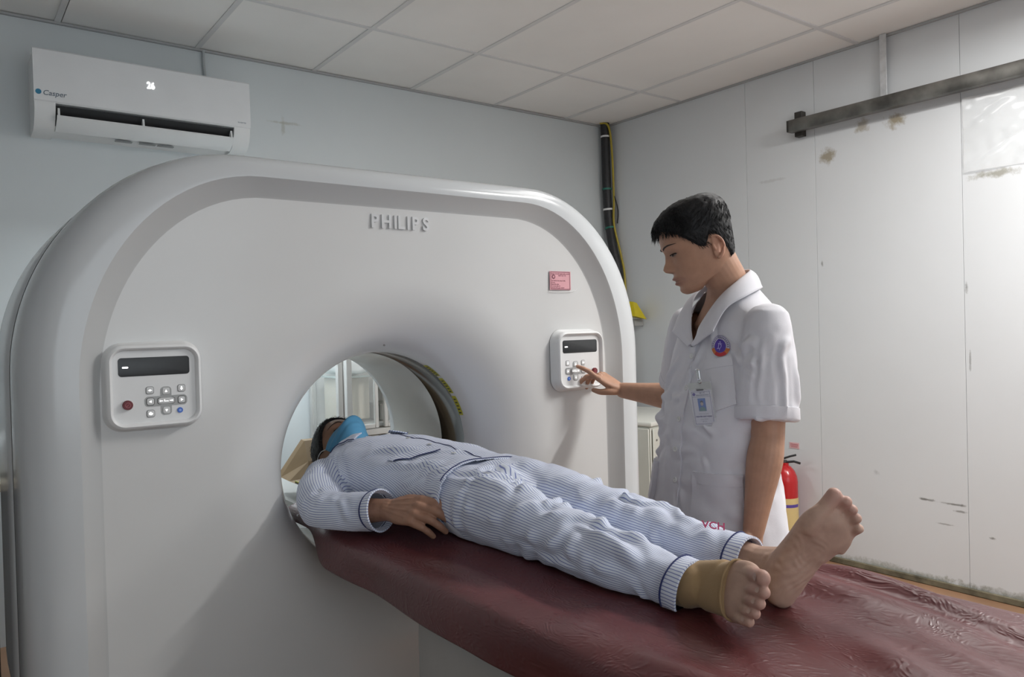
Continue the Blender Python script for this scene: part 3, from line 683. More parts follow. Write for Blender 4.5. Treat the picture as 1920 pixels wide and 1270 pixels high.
for z in (1.085, 1.38): obj('shelf', MB().box(((gx0+gx1)/2, (gyf+gyb)/2, z), (gx1-gx0-0.062, gyb-gyf-0.09, 0.010), 0.001, 1), mat('shelf_glass_edge', (0.40, 0.50, 0.47), 0.1, alpha=0.75, var=0.05), gc, smooth=False)
obj('shelf', MB().box(((gx0+gx1)/2, (gyf+gyb)/2, 0.83), (gx1-gx0-0.062, gyb-gyf-0.07, 0.018), 0.002, 1), M_alu, gc)
def crumple(c, d, seed, amp=0.02):
    b_ = bmesh.new(); bmesh.ops.create_icosphere(b_, subdivisions=4, radius=1.0)
    V = np.array([v.co[:] for v in b_.verts]); F = [[v.index for v in f.verts] for f in b_.faces]; b_.free()
    e = 0.55; V = np.sign(V)*np.abs(V)**e; V = V*np.array(d)/2
    N = V/np.linalg.norm(V, axis=1)[:, None]; V = V+N*(amp*vnoise(V, 14, seed)+amp*0.6*np.abs(vnoise(V, 30, seed+1)))[:, None]
    V[:, 2] = np.maximum(V[:, 2], -d[2]/2)
    return MB().add(V+np.array(c), F)
tag(obj('plastic_bag', crumple((-2.12, -0.20, 1.145), (0.20, 0.22, 0.10), 3), mat('bag_white', (0.78, 0.80, 0.80), 0.35, var=0.05), angle=None), 'crumpled white plastic bag on the upper glass shelf of the cabinet', 'bag')
tag(obj('carton', MB().box((-2.120, -0.17, 0.966), (0.185, 0.16, 0.220), 0.004, 1), mat('carton_cream', (0.64, 0.60, 0.50), 0.7, var=0.06), angle=30), 'cream carton behind the first glass cabinet door', 'carton')
tag(obj('storage_box', MB().box((-1.90, -0.19, 0.885), (0.16, 0.18, 0.090), 0.006, 1), mat('box_grey', (0.33, 0.33, 0.31), 0.6, var=0.06), angle=30), 'small grey box behind the second glass cabinet door', 'box')

# ------------------------------------------------------------------ fire extinguisher, tag
fx = thing('fire_extinguisher', (-0.12, -1.50, 0.0), 'red fire extinguisher at the right wall behind the technician', 'extinguisher')
ex, ey = -0.10, -1.455
obj('cylinder', MB().lathe((ex, ey, 0.02), (0, 0, 1), [(0.060, 0), (0.066, 0.02), (0.066, 0.40), (0.062, 0.43), (0.050, 0.46), (0.032, 0.482), (0.020, 0.49), (0.020, 0.505)], 32), mat('extinguisher_red', (0.46, 0.012, 0.015), 0.25, coat=0.3, var=0.05), fx)
lbm = MB()
aa = np.radians(np.linspace(150, 295, 16)); Vl = [(ex+0.0668*math.cos(a), ey+0.0668*math.sin(a), z) for a in aa for z in (0.14, 0.335)]
lbm.add(Vl, [(2*i, 2*i+2, 2*i+3, 2*i+1) for i in range(15)], 0)
Vl = [(ex+0.0672*math.cos(a), ey+0.0672*math.sin(a), z) for a in aa[1:-1] for z in (0.285, 0.302)]; lbm.add(Vl, [(2*i, 2*i+2, 2*i+3, 2*i+1) for i in range(13)], 1)
Vl = [(ex+0.0672*math.cos(a), ey+0.0672*math.sin(a), z) for a in aa[1:-1] for z in (0.145, 0.16)]; lbm.add(Vl, [(2*i, 2*i+2, 2*i+3, 2*i+1) for i in range(13)], 2)
obj('paper_label', lbm, [mat('label_cream', (0.66, 0.50, 0.22), 0.5, var=0.05), mat('label_purple', (0.10, 0.06, 0.30), 0.5), M_white], fx)
obj('valve', MB().lathe((ex, ey, 0.505), (0, 0, 1), [(0.014, 0), (0.016, 0.012), (0.012, 0.03), (0.008, 0.034)], 16), M_rust, fx)
lv = MB().tube([(ex-0.01, ey+0.01, 0.525), (ex+0.01, ey-0.05, 0.535), (ex+0.015, ey-0.085, 0.528)], 0.0065, 8); lv.tube([(ex-0.01, ey+0.01, 0.545), (ex+0.005, ey-0.03, 0.562), (ex+0.012, ey-0.062, 0.572)], 0.0055, 8)
obj('lever', lv, M_black, fx)
hz_ = catmull([(ex+0.01, ey+0.01, 0.525), (ex-0.06, ey+0.05, 0.53), (ex-0.085, ey+0.055, 0.42), (ex-0.075, ey+0.05, 0.25)], 24)
obj('hose', MB().tube(hz_, 0.009, 8), M_black, fx)
pt = MB().box((-0.0012, -1.452, 0.608), (0.0018, 0.060, 0.034), mi=0); pt.box((-0.0024, -1.452, 0.608), (0.0004, 0.048, 0.003), mi=1); pt.box((-0.0024, -1.452, 0.615), (0.0004, 0.048, 0.003), mi=1); pt.box((-0.0024, -1.452, 0.600), (0.0004, 0.040, 0.003), mi=1)
tag(obj('wall_tag', pt, [mat('tag_pink', (0.72, 0.45, 0.46), 0.6, var=0.05), mat('tag_ink', (0.5, 0.12, 0.14), 0.6)], smooth=False), 'small pink paper tag on the wall above the fire extinguisher', 'tag')

# ------------------------------------------------------------------ head support on the couch
hs = thing('head_support', (-2.74, -1.42, 0.72), 'tan wedge shaped head support under the patient, in the bore', 'head support')
b = MB(); n = 0
rows_ = [(-1.74, 0.150, 0.130, 0.8085), (-1.52, 0.155, 0.125, 0.812), (-1.44, 0.155, 0.110, 0.820), (-1.385, 0.155, 0.085, 0.865), (-1.29, 0.150, 0.060, 0.925), (-1.25, 0.148, 0.056, 0.926)]
V, F = slab([(y, [(-2.745-wb, 0.8055), (-2.745+wb, 0.8055), (-2.745+wt, z), (-2.745-wt, z)]) for y, wb, wt, z in rows_])
obj('foam_wedge', b.add(V, F), mat('tan_card', (0.44, 0.30, 0.16), 0.7, var=0.1, vscale=12), hs, smooth=False)
obj('tape_band', MB().box((-2.903, -1.50, 0.8155), (0.004, 0.10, 0.004), mi=0).box((-2.903, -1.50, 0.811), (0.004, 0.10, 0.004), mi=1), [M_yellow, M_black], hs, smooth=False)

# ------------------------------------------------------------------ unseen batten lamp added behind the scanner to brighten the bore view
bl = thing('bore_fill_batten', (-2.62, -0.45, 0.0), 'unseen white batten lamp on two posts, added behind the scanner to light the bore', 'lamp')
obj('housing', MB().box((-2.62, -0.45, 1.865), (0.85, 0.09, 0.05), 0.01, 2), M_white, bl)
for x in (-3.0, -2.24): obj('post', MB().box((x, -0.45, 0.92), (0.03, 0.03, 1.84), 0.003, 1), M_alu, bl)

# ------------------------------------------------------------------ black box added for the shaded gap at the left edge, behind the scanner
cu_ = thing('shade_box', (-4.02, -0.55, 0.0), 'low black box added in place of the shaded gap at the left edge, behind the scanner', 'shade_box')
obj('carcass', MB().box((-4.02, -0.55, 0.40), (0.62, 0.50, 0.80), 0.006, 1), M_black, cu_)
obj('top_panel', MB().box((-4.02, -0.55, 0.815), (0.66, 0.54, 0.03), 0.006, 2), mat('shade_box_top', (0.42, 0.36, 0.27), 0.5, var=0.08), cu_)
for x in (-4.17, -3.87):
    d_ = obj('door', MB().box((x, -0.805, 0.40), (0.29, 0.012, 0.74), 0.003, 1), M_black, cu_)
    obj('handle', MB().tube([(x+(0.10 if x < -4 else -0.10), -0.822, 0.44), (x+(0.10 if x < -4 else -0.10), -0.822, 0.56)], 0.006, 8), M_chrome, d_)
tag(obj('plastic_bag', crumple((-3.83, -0.62, 0.905), (0.22, 0.22, 0.15), 8, 0.02), MATS['bag_white'], angle=None), 'white plastic bag on the added black box at the left edge', 'bag')
# ------------------------------------------------------------------ people: toolkit
def nrm(v): v = np.asarray(v, float); return v/np.linalg.norm(v)
def limb(b, pts, rad, n=20, m=28, flat=None, ref=None, caps=(True, True)):
    """tapering closed limb with rounded ends; flat = second radius factor per point"""
    P = catmull(pts, m); R = catmull(np.c_[rad, rad, rad], m)[:, 0]
    fl = np.ones(m) if flat is None else catmull(np.c_[flat, flat, flat], m)[:, 0]
    T, A, B = frames(P, ref)
    th = np.arange(n)*2*PI/n; V = []
    def ring(c, a, bb, r, f): return c+r*(np.cos(th)[:, None]*a+f*np.sin(th)[:, None]*bb)
    rings = []
    if caps[0]:
        for k in (75, 50, 25): a = math.radians(k); rings.append(ring(P[0]-T[0]*R[0]*math.sin(a)*0.8, A[0], B[0], R[0]*math.cos(a), fl[0]))
    for i in range(m): rings.append(ring(P[i], A[i], B[i], R[i], fl[i]))
    if caps[1]:
        for k in (25, 50, 75): a = math.radians(k); rings.append(ring(P[-1]+T[-1]*R[-1]*math.sin(a)*0.8, A[-1], B[-1], R[-1]*math.cos(a), fl[-1]))
    V = np.concatenate(rings); q = len(rings)
    F = [(i*n+j, i*n+(j+1) % n, (i+1)*n+(j+1) % n, (i+1)*n+j) for i in range(q-1) for j in range(n)]
    F.append(tuple(reversed(range(n)))); F.append(tuple((q-1)*n+j for j in range(n)))
    b.add(V, F)
def loft(b, secs, O, X, Y, Zd, n=40, m=40, ex=2.4):
    """secs rows: (t, cx, cy, rx_pos, rx_neg, ry) superelliptic sections; world = O + X*x + Y*y + Zd*t"""
    S = catmull(np.array(secs, float), m); th = np.arange(n)*2*PI/n
    c, s = np.cos(th), np.sin(th); cc = np.sign(c)*np.abs(c)**(2/ex); ss = np.sign(s)*np.abs(s)**(2/ex)
    O, X, Y, Zd = [np.asarray(v, float) for v in (O, X, Y, Zd)]
    V = []
    for (t, cx, cy, rp, rn, ry) in S:
        x = cx+np.where(cc > 0, rp, rn)*cc; y = cy+ry*ss
        V.append(O+x[:, None]*X+y[:, None]*Y+t*Zd)
    V = np.concatenate(V)
    F = [(i*n+j, i*n+(j+1) % n, (i+1)*n+(j+1) % n, (i+1)*n+j) for i in range(m-1) for j in range(n)]
    F.append(tuple(reversed(range(n)))); F.append(tuple((m-1)*n+j for j in range(n)))
    b.add(V, F)
def fuse(b, voxel, smooth=2, fac=0.5):
    """voxel-fuse overlapping closed shapes into one continuous surface -> (verts, quads, normals)"""
    me = bpy.data.meshes.new('tmp'); me.from_pydata(b.verts().tolist(), [], b.f); me.update()
    bm = bmesh.new(); bm.from_mesh(me)
    bmesh.ops.recalc_face_normals(bm, faces=bm.faces); bm.to_mesh(me); bm.free()
    o = bpy.data.objects.new('tmp', me); COL.objects.link(o)
    r = o.modifiers.new('r', 'REMESH'); r.mode = 'VOXEL'; r.voxel_size = voxel; r.adaptivity = 0
    if smooth: s = o.modifiers.new('s', 'SMOOTH'); s.factor = fac; s.iterations = smooth
    dg = bpy.context.evaluated_depsgraph_get(); e = o.evaluated_get(dg); m2 = e.to_mesh()
    V = np.zeros(len(m2.vertices)*3); m2.vertices.foreach_get('co', V); V = V.reshape(-1, 3)
    nl = len(m2.loops); L = np.zeros(nl, np.int32); m2.loops.foreach_get('vertex_index', L)
    ls = np.zeros(len(m2.polygons), np.int32); m2.polygons.foreach_get('loop_total', ls)
    F = L.reshape(-1, 4) if (ls == 4).all() else None
    if F is None: F = [tuple(p.vertices) for p in m2.polygons]
    N = np.zeros(len(V)*3); m2.vertex_normals.foreach_get('vector', N); N = N.reshape(-1, 3)
    e.to_mesh_clear(); bpy.data.objects.remove(o); bpy.data.meshes.remove(me)
    return V, F, N
def npmesh(name, V, F, mats, parent, attrs=None, cols=None, mi=None, label=None, angle=None):
    me = bpy.data.meshes.new(name); F = np.asarray(F, np.int32)
    me.vertices.add(len(V)); me.vertices.foreach_set('co', np.asarray(V, np.float32).ravel())
    k = F.shape[1]; me.loops.add(F.size); me.loops.foreach_set('vertex_index', F.ravel())
    me.polygons.add(len(F)); me.polygons.foreach_set('loop_start', np.arange(0, F.size, k, dtype=np.int32)); me.polygons.foreach_set('loop_total', np.full(len(F), k, np.int32))
    me.polygons.foreach_set('use_smooth', np.ones(len(F), bool))
    if mi is not None: me.polygons.foreach_set('material_index', np.asarray(mi, np.int32))
    me.update(calc_edges=True); me.validate()
    for nm, a in (attrs or {}).items():
        at = me.attributes.new(nm, 'FLOAT', 'POINT'); at.data.foreach_set('value', np.asarray(a, np.float32))
    if cols is not None:
        at = me.attributes.new('Col', 'FLOAT_COLOR', 'POINT'); at.data.foreach_set('color', np.c_[cols, np.ones(len(V))].astype(np.float32).ravel())
    if angle: me.set_sharp_from_angle(angle=math.radians(angle))
    o = link_mesh(name, me, mats if isinstance(mats, (list, tuple)) else [mats], parent)
    if label: o['label'] = label
    return o
def compact(V, F, keep, extra=()):
    F = F[keep]; u, inv = np.unique(F, return_inverse=True)
    return (V[u], inv.reshape(F.shape))+tuple(x[u] for x in extra)
def vnormals(V, F):
    a, b, c, d = V[F[:, 0]], V[F[:, 1]], V[F[:, 2]], V[F[:, 3]]
    n = np.cross(c-a, d-b); N = np.zeros_like(V)
    for k in range(4): np.add.at(N, F[:, k], n)
    return N/(np.linalg.norm(N, axis=1)[:, None]+1e-12)
def segd(V, a, b):
    a = np.asarray(a, float); b = np.asarray(b, float); d = b-a; L = d@d
    t = np.clip(((V-a)@d)/L, 0, 1); q = V-(a+t[:, None]*d)
    return np.linalg.norm(q, axis=1), t
def folds(V, N, segs, wob=0.012, seed=0):
    """raised creases along 3-D segments: (a, b, width, height)"""
    W = V+wob*np.stack([vnoise(V, 14, seed+1), vnoise(V, 14, seed+2), vnoise(V, 14, seed+3)], 1)
    D = np.zeros(len(V))
    for (a, b, w, h) in segs:
        d, t = segd(W, a, b); e = np.sin(np.clip(t, 0.03, 0.97)*PI)**0.5
        D += h*e*(np.exp(-(d/w)**2)-0.55*np.exp(-((d-1.9*w)/(1.0*w))**2))
    return V+N*D[:, None]
def skin_mat(name, base, rough=0.48):
    m = mat(name, base, rough, spec=0.4, sss=0.06); nt = m.node_tree; b = pr(m)
    at = nt.nodes.new('ShaderNodeAttribute'); at.attribute_name = 'Col'
    tc = nt.nodes.new('ShaderNodeTexCoord'); n = nt.nodes.new('ShaderNodeTexNoise'); n.inputs['Scale'].default_value = 38; n.inputs['Detail'].default_value = 5
    nt.links.new(tc.outputs['Object'], n.inputs['Vector'])
    mr = nt.nodes.new('ShaderNodeMapRange'); mr.inputs['From Min'].default_value = 0.3; mr.inputs['From Max'].default_value = 0.7; mr.inputs['To Min'].default_value = 0.90; mr.inputs['To Max'].default_value = 1.06
    nt.links.new(n.outputs['Fac'], mr.inputs['Value'])
    mx = nt.nodes.new('ShaderNodeMix'); mx.data_type = 'RGBA'; mx.blend_type = 'MULTIPLY'; mx.inputs[0].default_value = 1
    nt.links.new(at.outputs['Color'], mx.inputs[6]); nt.links.new(mr.outputs[0], mx.inputs[7]); nt.links.new(mx.outputs[2], b.inputs['Base Color'])
    n2 = nt.nodes.new('ShaderNodeTexNoise'); n2.inputs['Scale'].default_value = 260; n2.inputs['Detail'].default_value = 3; nt.links.new(tc.outputs['Object'], n2.inputs['Vector'])
    bp = nt.nodes.new('ShaderNodeBump'); bp.inputs['Strength'].default_value = 0.15; bp.inputs['Distance'].default_value = 0.001
    nt.links.new(n2.outputs['Fac'], bp.inputs['Height']); nt.links.new(bp.outputs['Normal'], b.inputs['Normal'])
    return m
def cloth_mat(name, col, rough=0.8, weave=420):
    m = mat(name, col, rough, spec=0.2, var=0.03, vscale=9, bump=0.10, bscale=weave)
    pr(m).inputs['Sheen Weight'].default_value = 0.15; return m
def stripe_mat():
    m = mat('striped_cotton', (0.66, 0.72, 0.84), 0.8, spec=0.2); nt = m.node_tree; b = pr(m)
    b.inputs['Sheen Weight'].default_value = 0.15
    at = nt.nodes.new('ShaderNodeAttribute'); at.attribute_name = 'stripe'
    def mth(op, a, v=None):
        n = nt.nodes.new('ShaderNodeMath'); n.operation = op; nt.links.new(a, n.inputs[0])
        if v is not None: n.inputs[1].default_value = v
        return n.outputs[0]
    fr = mth('FRACT', mth('DIVIDE', at.outputs['Fac'], 0.0062))
    tri = mth('ABSOLUTE', mth('SUBTRACT', fr, 0.5))
    mr = nt.nodes.new('ShaderNodeMapRange'); mr.inputs['From Min'].default_value = 0.33; mr.inputs['From Max'].default_value = 0.42; nt.links.new(tri, mr.inputs['Value'])
    mx = nt.nodes.new('ShaderNodeMix'); mx.data_type = 'RGBA'
    mx.inputs[6].default_value = (0.76, 0.81, 0.91, 1); mx.inputs[7].default_value = (0.20, 0.245, 0.50, 1)
    nt.links.new(mr.outputs[0], mx.inputs[0])
    tc = nt.nodes.new('ShaderNodeTexCoord'); n = nt.nodes.new('ShaderNodeTexNoise'); n.inputs['Scale'].default_value = 7; n.inputs['Detail'].default_value = 4
    nt.links.new(tc.outputs['Object'], n.inputs['Vector'])
    m2 = nt.nodes.new('ShaderNodeMapRange'); m2.inputs['From Min'].default_value = 0.3; m2.inputs['From Max'].default_value = 0.7; m2.inputs['To Min'].default_value = 0.94; m2.inputs['To Max'].default_value = 1.03
    nt.links.new(n.outputs['Fac'], m2.inputs['Value'])
    mm = nt.nodes.new('ShaderNodeMix'); mm.data_type = 'RGBA'; mm.blend_type = 'MULTIPLY'; mm.inputs[0].default_value = 1
    nt.links.new(mx.outputs[2], mm.inputs[6]); nt.links.new(m2.outputs[0], mm.inputs[7]); nt.links.new(mm.outputs[2], b.inputs['Base Color'])
    return m

# ---- head: local axes f (face), l (left), z (crown), origin between the ears
HS = np.array([  # z, front, back, half width
    (-0.100, 0.090, 0.066, 0.010), (-0.098, 0.098, 0.056, 0.022), (-0.092, 0.105, 0.048, 0.034), (-0.082, 0.1085, 0.036, 0.0445), (-0.072, 0.109, 0.000, 0.0525),
    (-0.060, 0.1125, -0.030, 0.0585), (-0.048, 0.1155, -0.045, 0.0625), (-0.035, 0.1135, -0.053, 0.0665), (-0.020, 0.1100, -0.058, 0.0700), (0.0, 0.1090, -0.062, 0.0725), (0.021, 0.1150, -0.065, 0.0740),
    (0.040, 0.1225, -0.066, 0.0745), (0.060, 0.1210, -0.067, 0.0735), (0.085, 0.1140, -0.066, 0.0700), (0.105, 0.0990, -0.060, 0.0630), (0.121, 0.0740, -0.046, 0.0510), (0.130, 0.0480, -0.028, 0.0350), (0.134, 0.0250, -0.008, 0.0150)])
def head_sec(z):
    f = lambda c: np.interp(z, HS[:, 0], HS[:, c])
    return f(1), f(2), f(3)
def head_pt(z, th, off=0.0, feat=1.0):
    """surface point for level z and azimuth th (0 = face, + = left)"""
    fr, bk, w = head_sec(z); c = np.maximum(0.012, bk+0.018); c = np.minimum(c, fr-0.01)
    ct, st = np.cos(th), np.sin(th)
    ex = 2.25; cc = np.sign(ct)*np.abs(ct)**(2/ex); ss = np.sign(st)*np.abs(st)**(2/ex)
    x = c+np.where(ct > 0, fr-c, c-bk)*cc; y = w*ss
    g = lambda a, s: np.exp(-((a)/s)**2)
    if feat:
        front = sstep(0.0, 0.5, ct)
        npz = np.interp(z, [-0.040, -0.034, -0.030, -0.024, -0.016, -0.006, 0.006, 0.020, 0.034, 0.045], [0, 0.001, 0.012, 0.024, 0.0295, 0.0235, 0.0145, 0.0065, 0.001, 0])
        nw = np.interp(z, [-0.035, -0.018, 0.0, 0.03], [0.0115, 0.0115, 0.0090, 0.0070])
        dx = npz*g(y, nw)
        for s in (-1, 1):
            dx += 0.0085*g(y-s*0.0130, 0.0058)*g(z+0.0225, 0.0080)
            dx -= 0.0095*g(y-s*0.0300, 0.0165)*g(z-0.0160, 0.0105)
            dx += 0.0062*g(y-s*0.0315, 0.0125)*g(z-0.0145, 0.0075)
            dx += 0.0035*g(y-s*0.026, 0.020)*g(z-0.0360, 0.0070)
            dx += 0.0040*g(y-s*0.044, 0.018)*g(z+0.0080, 0.0170)
            dx -= 0.0030*g(y-s*0.028, 0.006)*g(z+0.053, 0.012)
        dx += 0.0085*g(y, 0.019)*g(z+0.0485, 0.0055)+0.0090*g(y, 0.017)*g(z+0.0635, 0.0055)-0.0030*g(y, 0.021)*g(z+0.0558, 0.0020)
        dx -= 0.0020*g(y, 0.003)*g(z+0.040, 0.005)
        dx -= 0.0020*g(y, 0.018)*g(z+0.0735, 0.0040); dx += 0.0045*g(y, 0.016)*g(z+0.0860, 0.0100)
        x = x+dx*front*feat
    if off:
        nf = (x-c)/np.maximum(np.where(ct > 0, fr-c, c-bk), 1e-3)**2; ny = y/np.maximum(w, 1e-3)**2; q = np.sqrt(nf*nf+ny*ny)+1e-9
        x = x+off*nf/q; y = y+off*ny/q
    return np.stack([x, y, z*np.ones_like(x)], -1)
def add_head(b, M, neck_to=None):
    z = np.concatenate([np.linspace(-0.100, -0.094, 4), np.linspace(-0.091, 0.126, 96), np.linspace(0.128, 0.134, 5)]); n = 120
    th = np.arange(n)*2*PI/n; zz, tt = np.meshgrid(z, th, indexing='ij')
    P = head_pt(zz.ravel(), tt.ravel())
    F = [(i*n+j, i*n+(j+1) % n, (i+1)*n+(j+1) % n, (i+1)*n+j) for i in range(len(z)-1) for j in range(n)]
    F.append(tuple(reversed(range(n)))); F.append(tuple((len(z)-1)*n+j for j in range(n)))
    b.add(M(P), F)
    for s in (-1, 1):   # ears: lobe plate, rim and tragus
        base = np.array([0.008, s*0.0735, -0.003]); ou = nrm([-0.42, s*0.90, 0.0]); fa = nrm(np.cross(ou, [0, 0, 1]))*s; fa = nrm([0.90, s*0.42, 0.0])
        upv = nrm(np.array([-0.18, 0, 1.0])); upv = nrm(upv-ou*(upv@ou)); bk = -nrm(fa-upv*(fa@upv))
        tt2 = np.linspace(-2.2, 2.35, 26); rim = []
        for t in tt2:
            rr = 0.0305 if math.cos(t) > -2 else 0.03
            u_ = 0.0290*math.cos(t)+0.002; v_ = 0.0150*math.sin(t)*-1
            rim.append(base+upv*u_+bk*(0.0125+0.0165*math.sin((t+2.2)/4.55*PI)-0.004)+ou*(0.006+0.0075*math.sin((t+2.2)/4.55*PI)))
        rim = [base+upv*(0.030*math.cos(a))+bk*(0.002+0.021*math.sin(a)*(0.85 if a > 1.8 else 1.0))+ou*(0.004+0.011*math.sin(a)) for a in np.linspace(-0.25, 2.95, 24)]
        limb(b, M(np.array(rim)), np.interp(np.linspace(0, 1, 24), [0, 0.15, 0.6, 0.85, 1.0], [0.0032, 0.0040, 0.0042, 0.0058, 0.0050]), n=10, m=36)
        pl = np.array([base+upv*0.022+bk*0.006+ou*0.002, base+bk*0.008+ou*0.0015, base-upv*0.022+bk*0.005+ou*0.002])
        limb(b, M(pl), [0.009, 0.012, 0.008], n=12, m=16, flat=[0.45, 0.4, 0.5], ref=M(base+bk)-M(base))
        limb(b, M(np.array([base+upv*0.004+ou*0.003-bk*0.002, base-upv*0.006+ou*0.006-bk*0.001])), [0.004, 0.0045], n=8, m=8)
# ---- hand: local x distal, y radial (thumb side), z back of the hand
def add_hand(b, O, X, Y, Zv, curl, splay=(7, 1, -5, -12), thumb=None, scale=1.0, fat=1.0):
    O, X, Y, Zv = [np.asarray(v, float) for v in (O, X, Y, Zv)]
    W = lambda p: O+scale*(p[0]*X+p[1]*Y+p[2]*Zv)
    Wn = lambda P: np.array([W(p) for p in P])
    loft(b, [(-0.012, 0, 0.0, 0.018, 0.018, 0.0260), (0.010, 0, 0.0, 0.0175, 0.0185, 0.0290), (0.035, 0.001, 0.001, 0.0155, 0.0185, 0.0370), (0.065, 0.002, 0.001, 0.0125, 0.0165, 0.0405), (0.088, 0.001, -0.001, 0.0105, 0.0130, 0.0385), (0.098, 0.0, -0.002, 0.006, 0.008, 0.0330)],
         O, Zv*scale, Y*scale, X*scale, n=28, m=24, ex=2.5)
    base = [(0.090, 0.0285, 0.001), (0.094, 0.0095, 0.003), (0.090, -0.0105, 0.002), (0.081, -0.0290, -0.001)]
    ln = [(0.043, 0.025, 0.022), (0.047, 0.029, 0.023), (0.043, 0.027, 0.023), (0.034, 0.020, 0.020)]
    rd = [tuple(fat*x for x in r_) for r_ in ((0.0100, 0.0090, 0.0082, 0.0068), (0.0102, 0.0092, 0.0084, 0.0070), (0.0097, 0.0087, 0.0080, 0.0066), (0.0086, 0.0077, 0.0071, 0.0060))]
    tips = []
    for k in range(4):
        a = 0; p = np.array(base[k], float); sp = math.radians(splay[k]); pts = [p-np.array([0.026, 0, 0.002]), p]
        for j in range(3):
            a += math.radians(curl[k][j]); d = np.array([math.cos(a)*math.cos(sp), math.cos(a)*math.sin(sp)*1.0, -math.sin(a)]); q = p+d*ln[k][j]
            if j < 2: pts.append((p+q)/2)
            pts.append(q); p = q
        r = rd[k]; rr = [r[0]*0.9, r[0]*1.05, r[0]*0.98, r[1]*1.05, r[1]*0.94, r[2]*1.04, r[3]]
        limb(b, Wn(pts), np.array(rr)*scale, n=12, m=26)
        tips.append((W(p), W(pts[-2])))
        kn = p*0+np.array(base[k]); limb(b, Wn([kn+np.array([-0.006, 0, 0.003]), kn+np.array([0.005, 0, 0.003])]), [0.0098*scale, 0.0095*scale], n=10, m=6)
    tp = thumb or [(0.012, 0.020, -0.006), (0.036, 0.040, -0.014), (0.066, 0.052, -0.020), (0.094, 0.054, -0.024)]
    limb(b, Wn(tp), np.array([0.0150, 0.0135, 0.0112, 0.0085])*scale, n=12, m=24)
    tips.append((W(tp[-1]), W(tp[-2])))
    return tips
# ---- foot: local x heel to toe, y medial (big toe side), z instep
def foot_secs(infl=0.0, x1=0.222):
    S = [(0.000, 0.022, 0.012, 0.012), (0.006, 0.026, 0.022, 0.021), (0.020, 0.034, 0.034, 0.029), (0.045, 0.041, 0.041, 0.0325), (0.075, 0.038, 0.036, 0.0335), (0.105, 0.033, 0.029, 0.0355), (0.135, 0.027, 0.024, 0.0400), (0.165, 0.0215, 0.0200, 0.0455), (0.188, 0.018, 0.0165, 0.0420), (0.204, 0.015, 0.0130, 0.0330), (0.214, 0.014, 0.009, 0.0250), (0.222, 0.0135, 0.005, 0.0160)]
    return [(x, zc, float(np.interp(x, [0, 0.1, 0.165, 0.188, 0.204, 0.214, 0.222], [0.002, 0.006, 0.003, 0.007, 0.013, 0.017, 0.020])), hz+infl, hz+infl, hy*1.09+infl) for (x, zc, hz, hy) in S if x <= x1+1e-6]
def add_foot(b, O, X, Y, Zv, toes=True, infl=0.0, x1=0.222, curl=0.0):
    O, X, Y, Zv = [np.asarray(v, float) for v in (O, X, Y, Zv)]
    W = lambda p: O+p[0]*X+p[1]*Y+p[2]*Zv
    loft(b, foot_secs(infl, x1), O, Zv, Y, X, n=32, m=36, ex=2.3)
    if not toes: return
    limb(b, np.array([W((0.165, 0.030, 0.016)), W((0.192, 0.033, 0.015)), W((0.217, 0.029, 0.016)), W((0.246, 0.026, 0.019))]), [0.0170, 0.0162, 0.0140, 0.0136], n=14, m=20, flat=[1, 0.95, 0.9, 0.9])
    for (x, y, l, r) in ((0.203, 0.0070, 0.043, 0.0098), (0.199, -0.0105, 0.038, 0.0093), (0.190, -0.0265, 0.036, 0.0089), (0.176, -0.0405, 0.034, 0.0087)):
        limb(b, np.array([W((x-0.022, y, 0.017)), W((x, y, 0.018)), W((x+l*0.55, y-0.001, 0.020)), W((x+l, y-0.002, 0.013-curl))]), [r*1.0, r*0.98, r*0.92, r*1.05], n=12, m=18)
# ------------------------------------------------------------------ technician
TO = np.array([-2.147, -2.62, 0.0]); th_ = math.radians(163)
TF = np.array([math.cos(th_), math.sin(th_), 0]); TL = np.array([-TF[1], TF[0], 0]); TZ = np.array([0, 0, 1.0])
def TB(P): P = np.atleast_2d(np.asarray(P, float)); return TO+P[:, :1]*TF+P[:, 1:2]*TL+P[:, 2:3]*TZ
def tb1(*p): return TB(p)[0]
hd = math.radians(141); hp_ = math.radians(-18)
HF = np.array([math.cos(hd)*math.cos(hp_), math.sin(hd)*math.cos(hp_), math.sin(hp_)]); HL = np.array([-math.sin(hd), math.cos(hd), 0]); HZ = np.cross(HF, HL)
HO = np.array([-2.1756, -2.617, 1.5135])
def TH(P): P = np.atleast_2d(np.asarray(P, float)); return HO+P[:, :1]*HF+P[:, 1:2]*HL+P[:, 2:3]*HZ
tech = thing('person', (TO[0], TO[1], 0.0), 'man in a white short sleeved coat standing beside the couch and pressing a scanner button', 'person')
SKIN_T = np.array([0.47, 0.265, 0.175])
sR, eR, wR = tb1(-0.02, -0.175, 1.315), np.array([-1.953, -2.332, 1.072]), np.array([-1.988, -2.085, 1.089])
sL, eL, wL = tb1(-0.02, 0.178, 1.315), np.array([-2.225, -2.820, 1.020]), np.array([-2.285, -2.815, 0.800])
b = MB(); add_head(b, TH)
nk = [TH((0.004, 0, 0.0))[0], TH((-0.004, 0, -0.055))[0], TH((-0.012, 0, -0.10))[0]*0.5+tb1(-0.030, 0, 1.42)*0.5, tb1(-0.035, 0, 1.37), tb1(-0.03, 0, 1.30)]
limb(b, nk, [0.058, 0.057, 0.055, 0.062, 0.08], n=28, m=30, flat=[1, 1, 1, 1.1, 1.3], ref=TF)
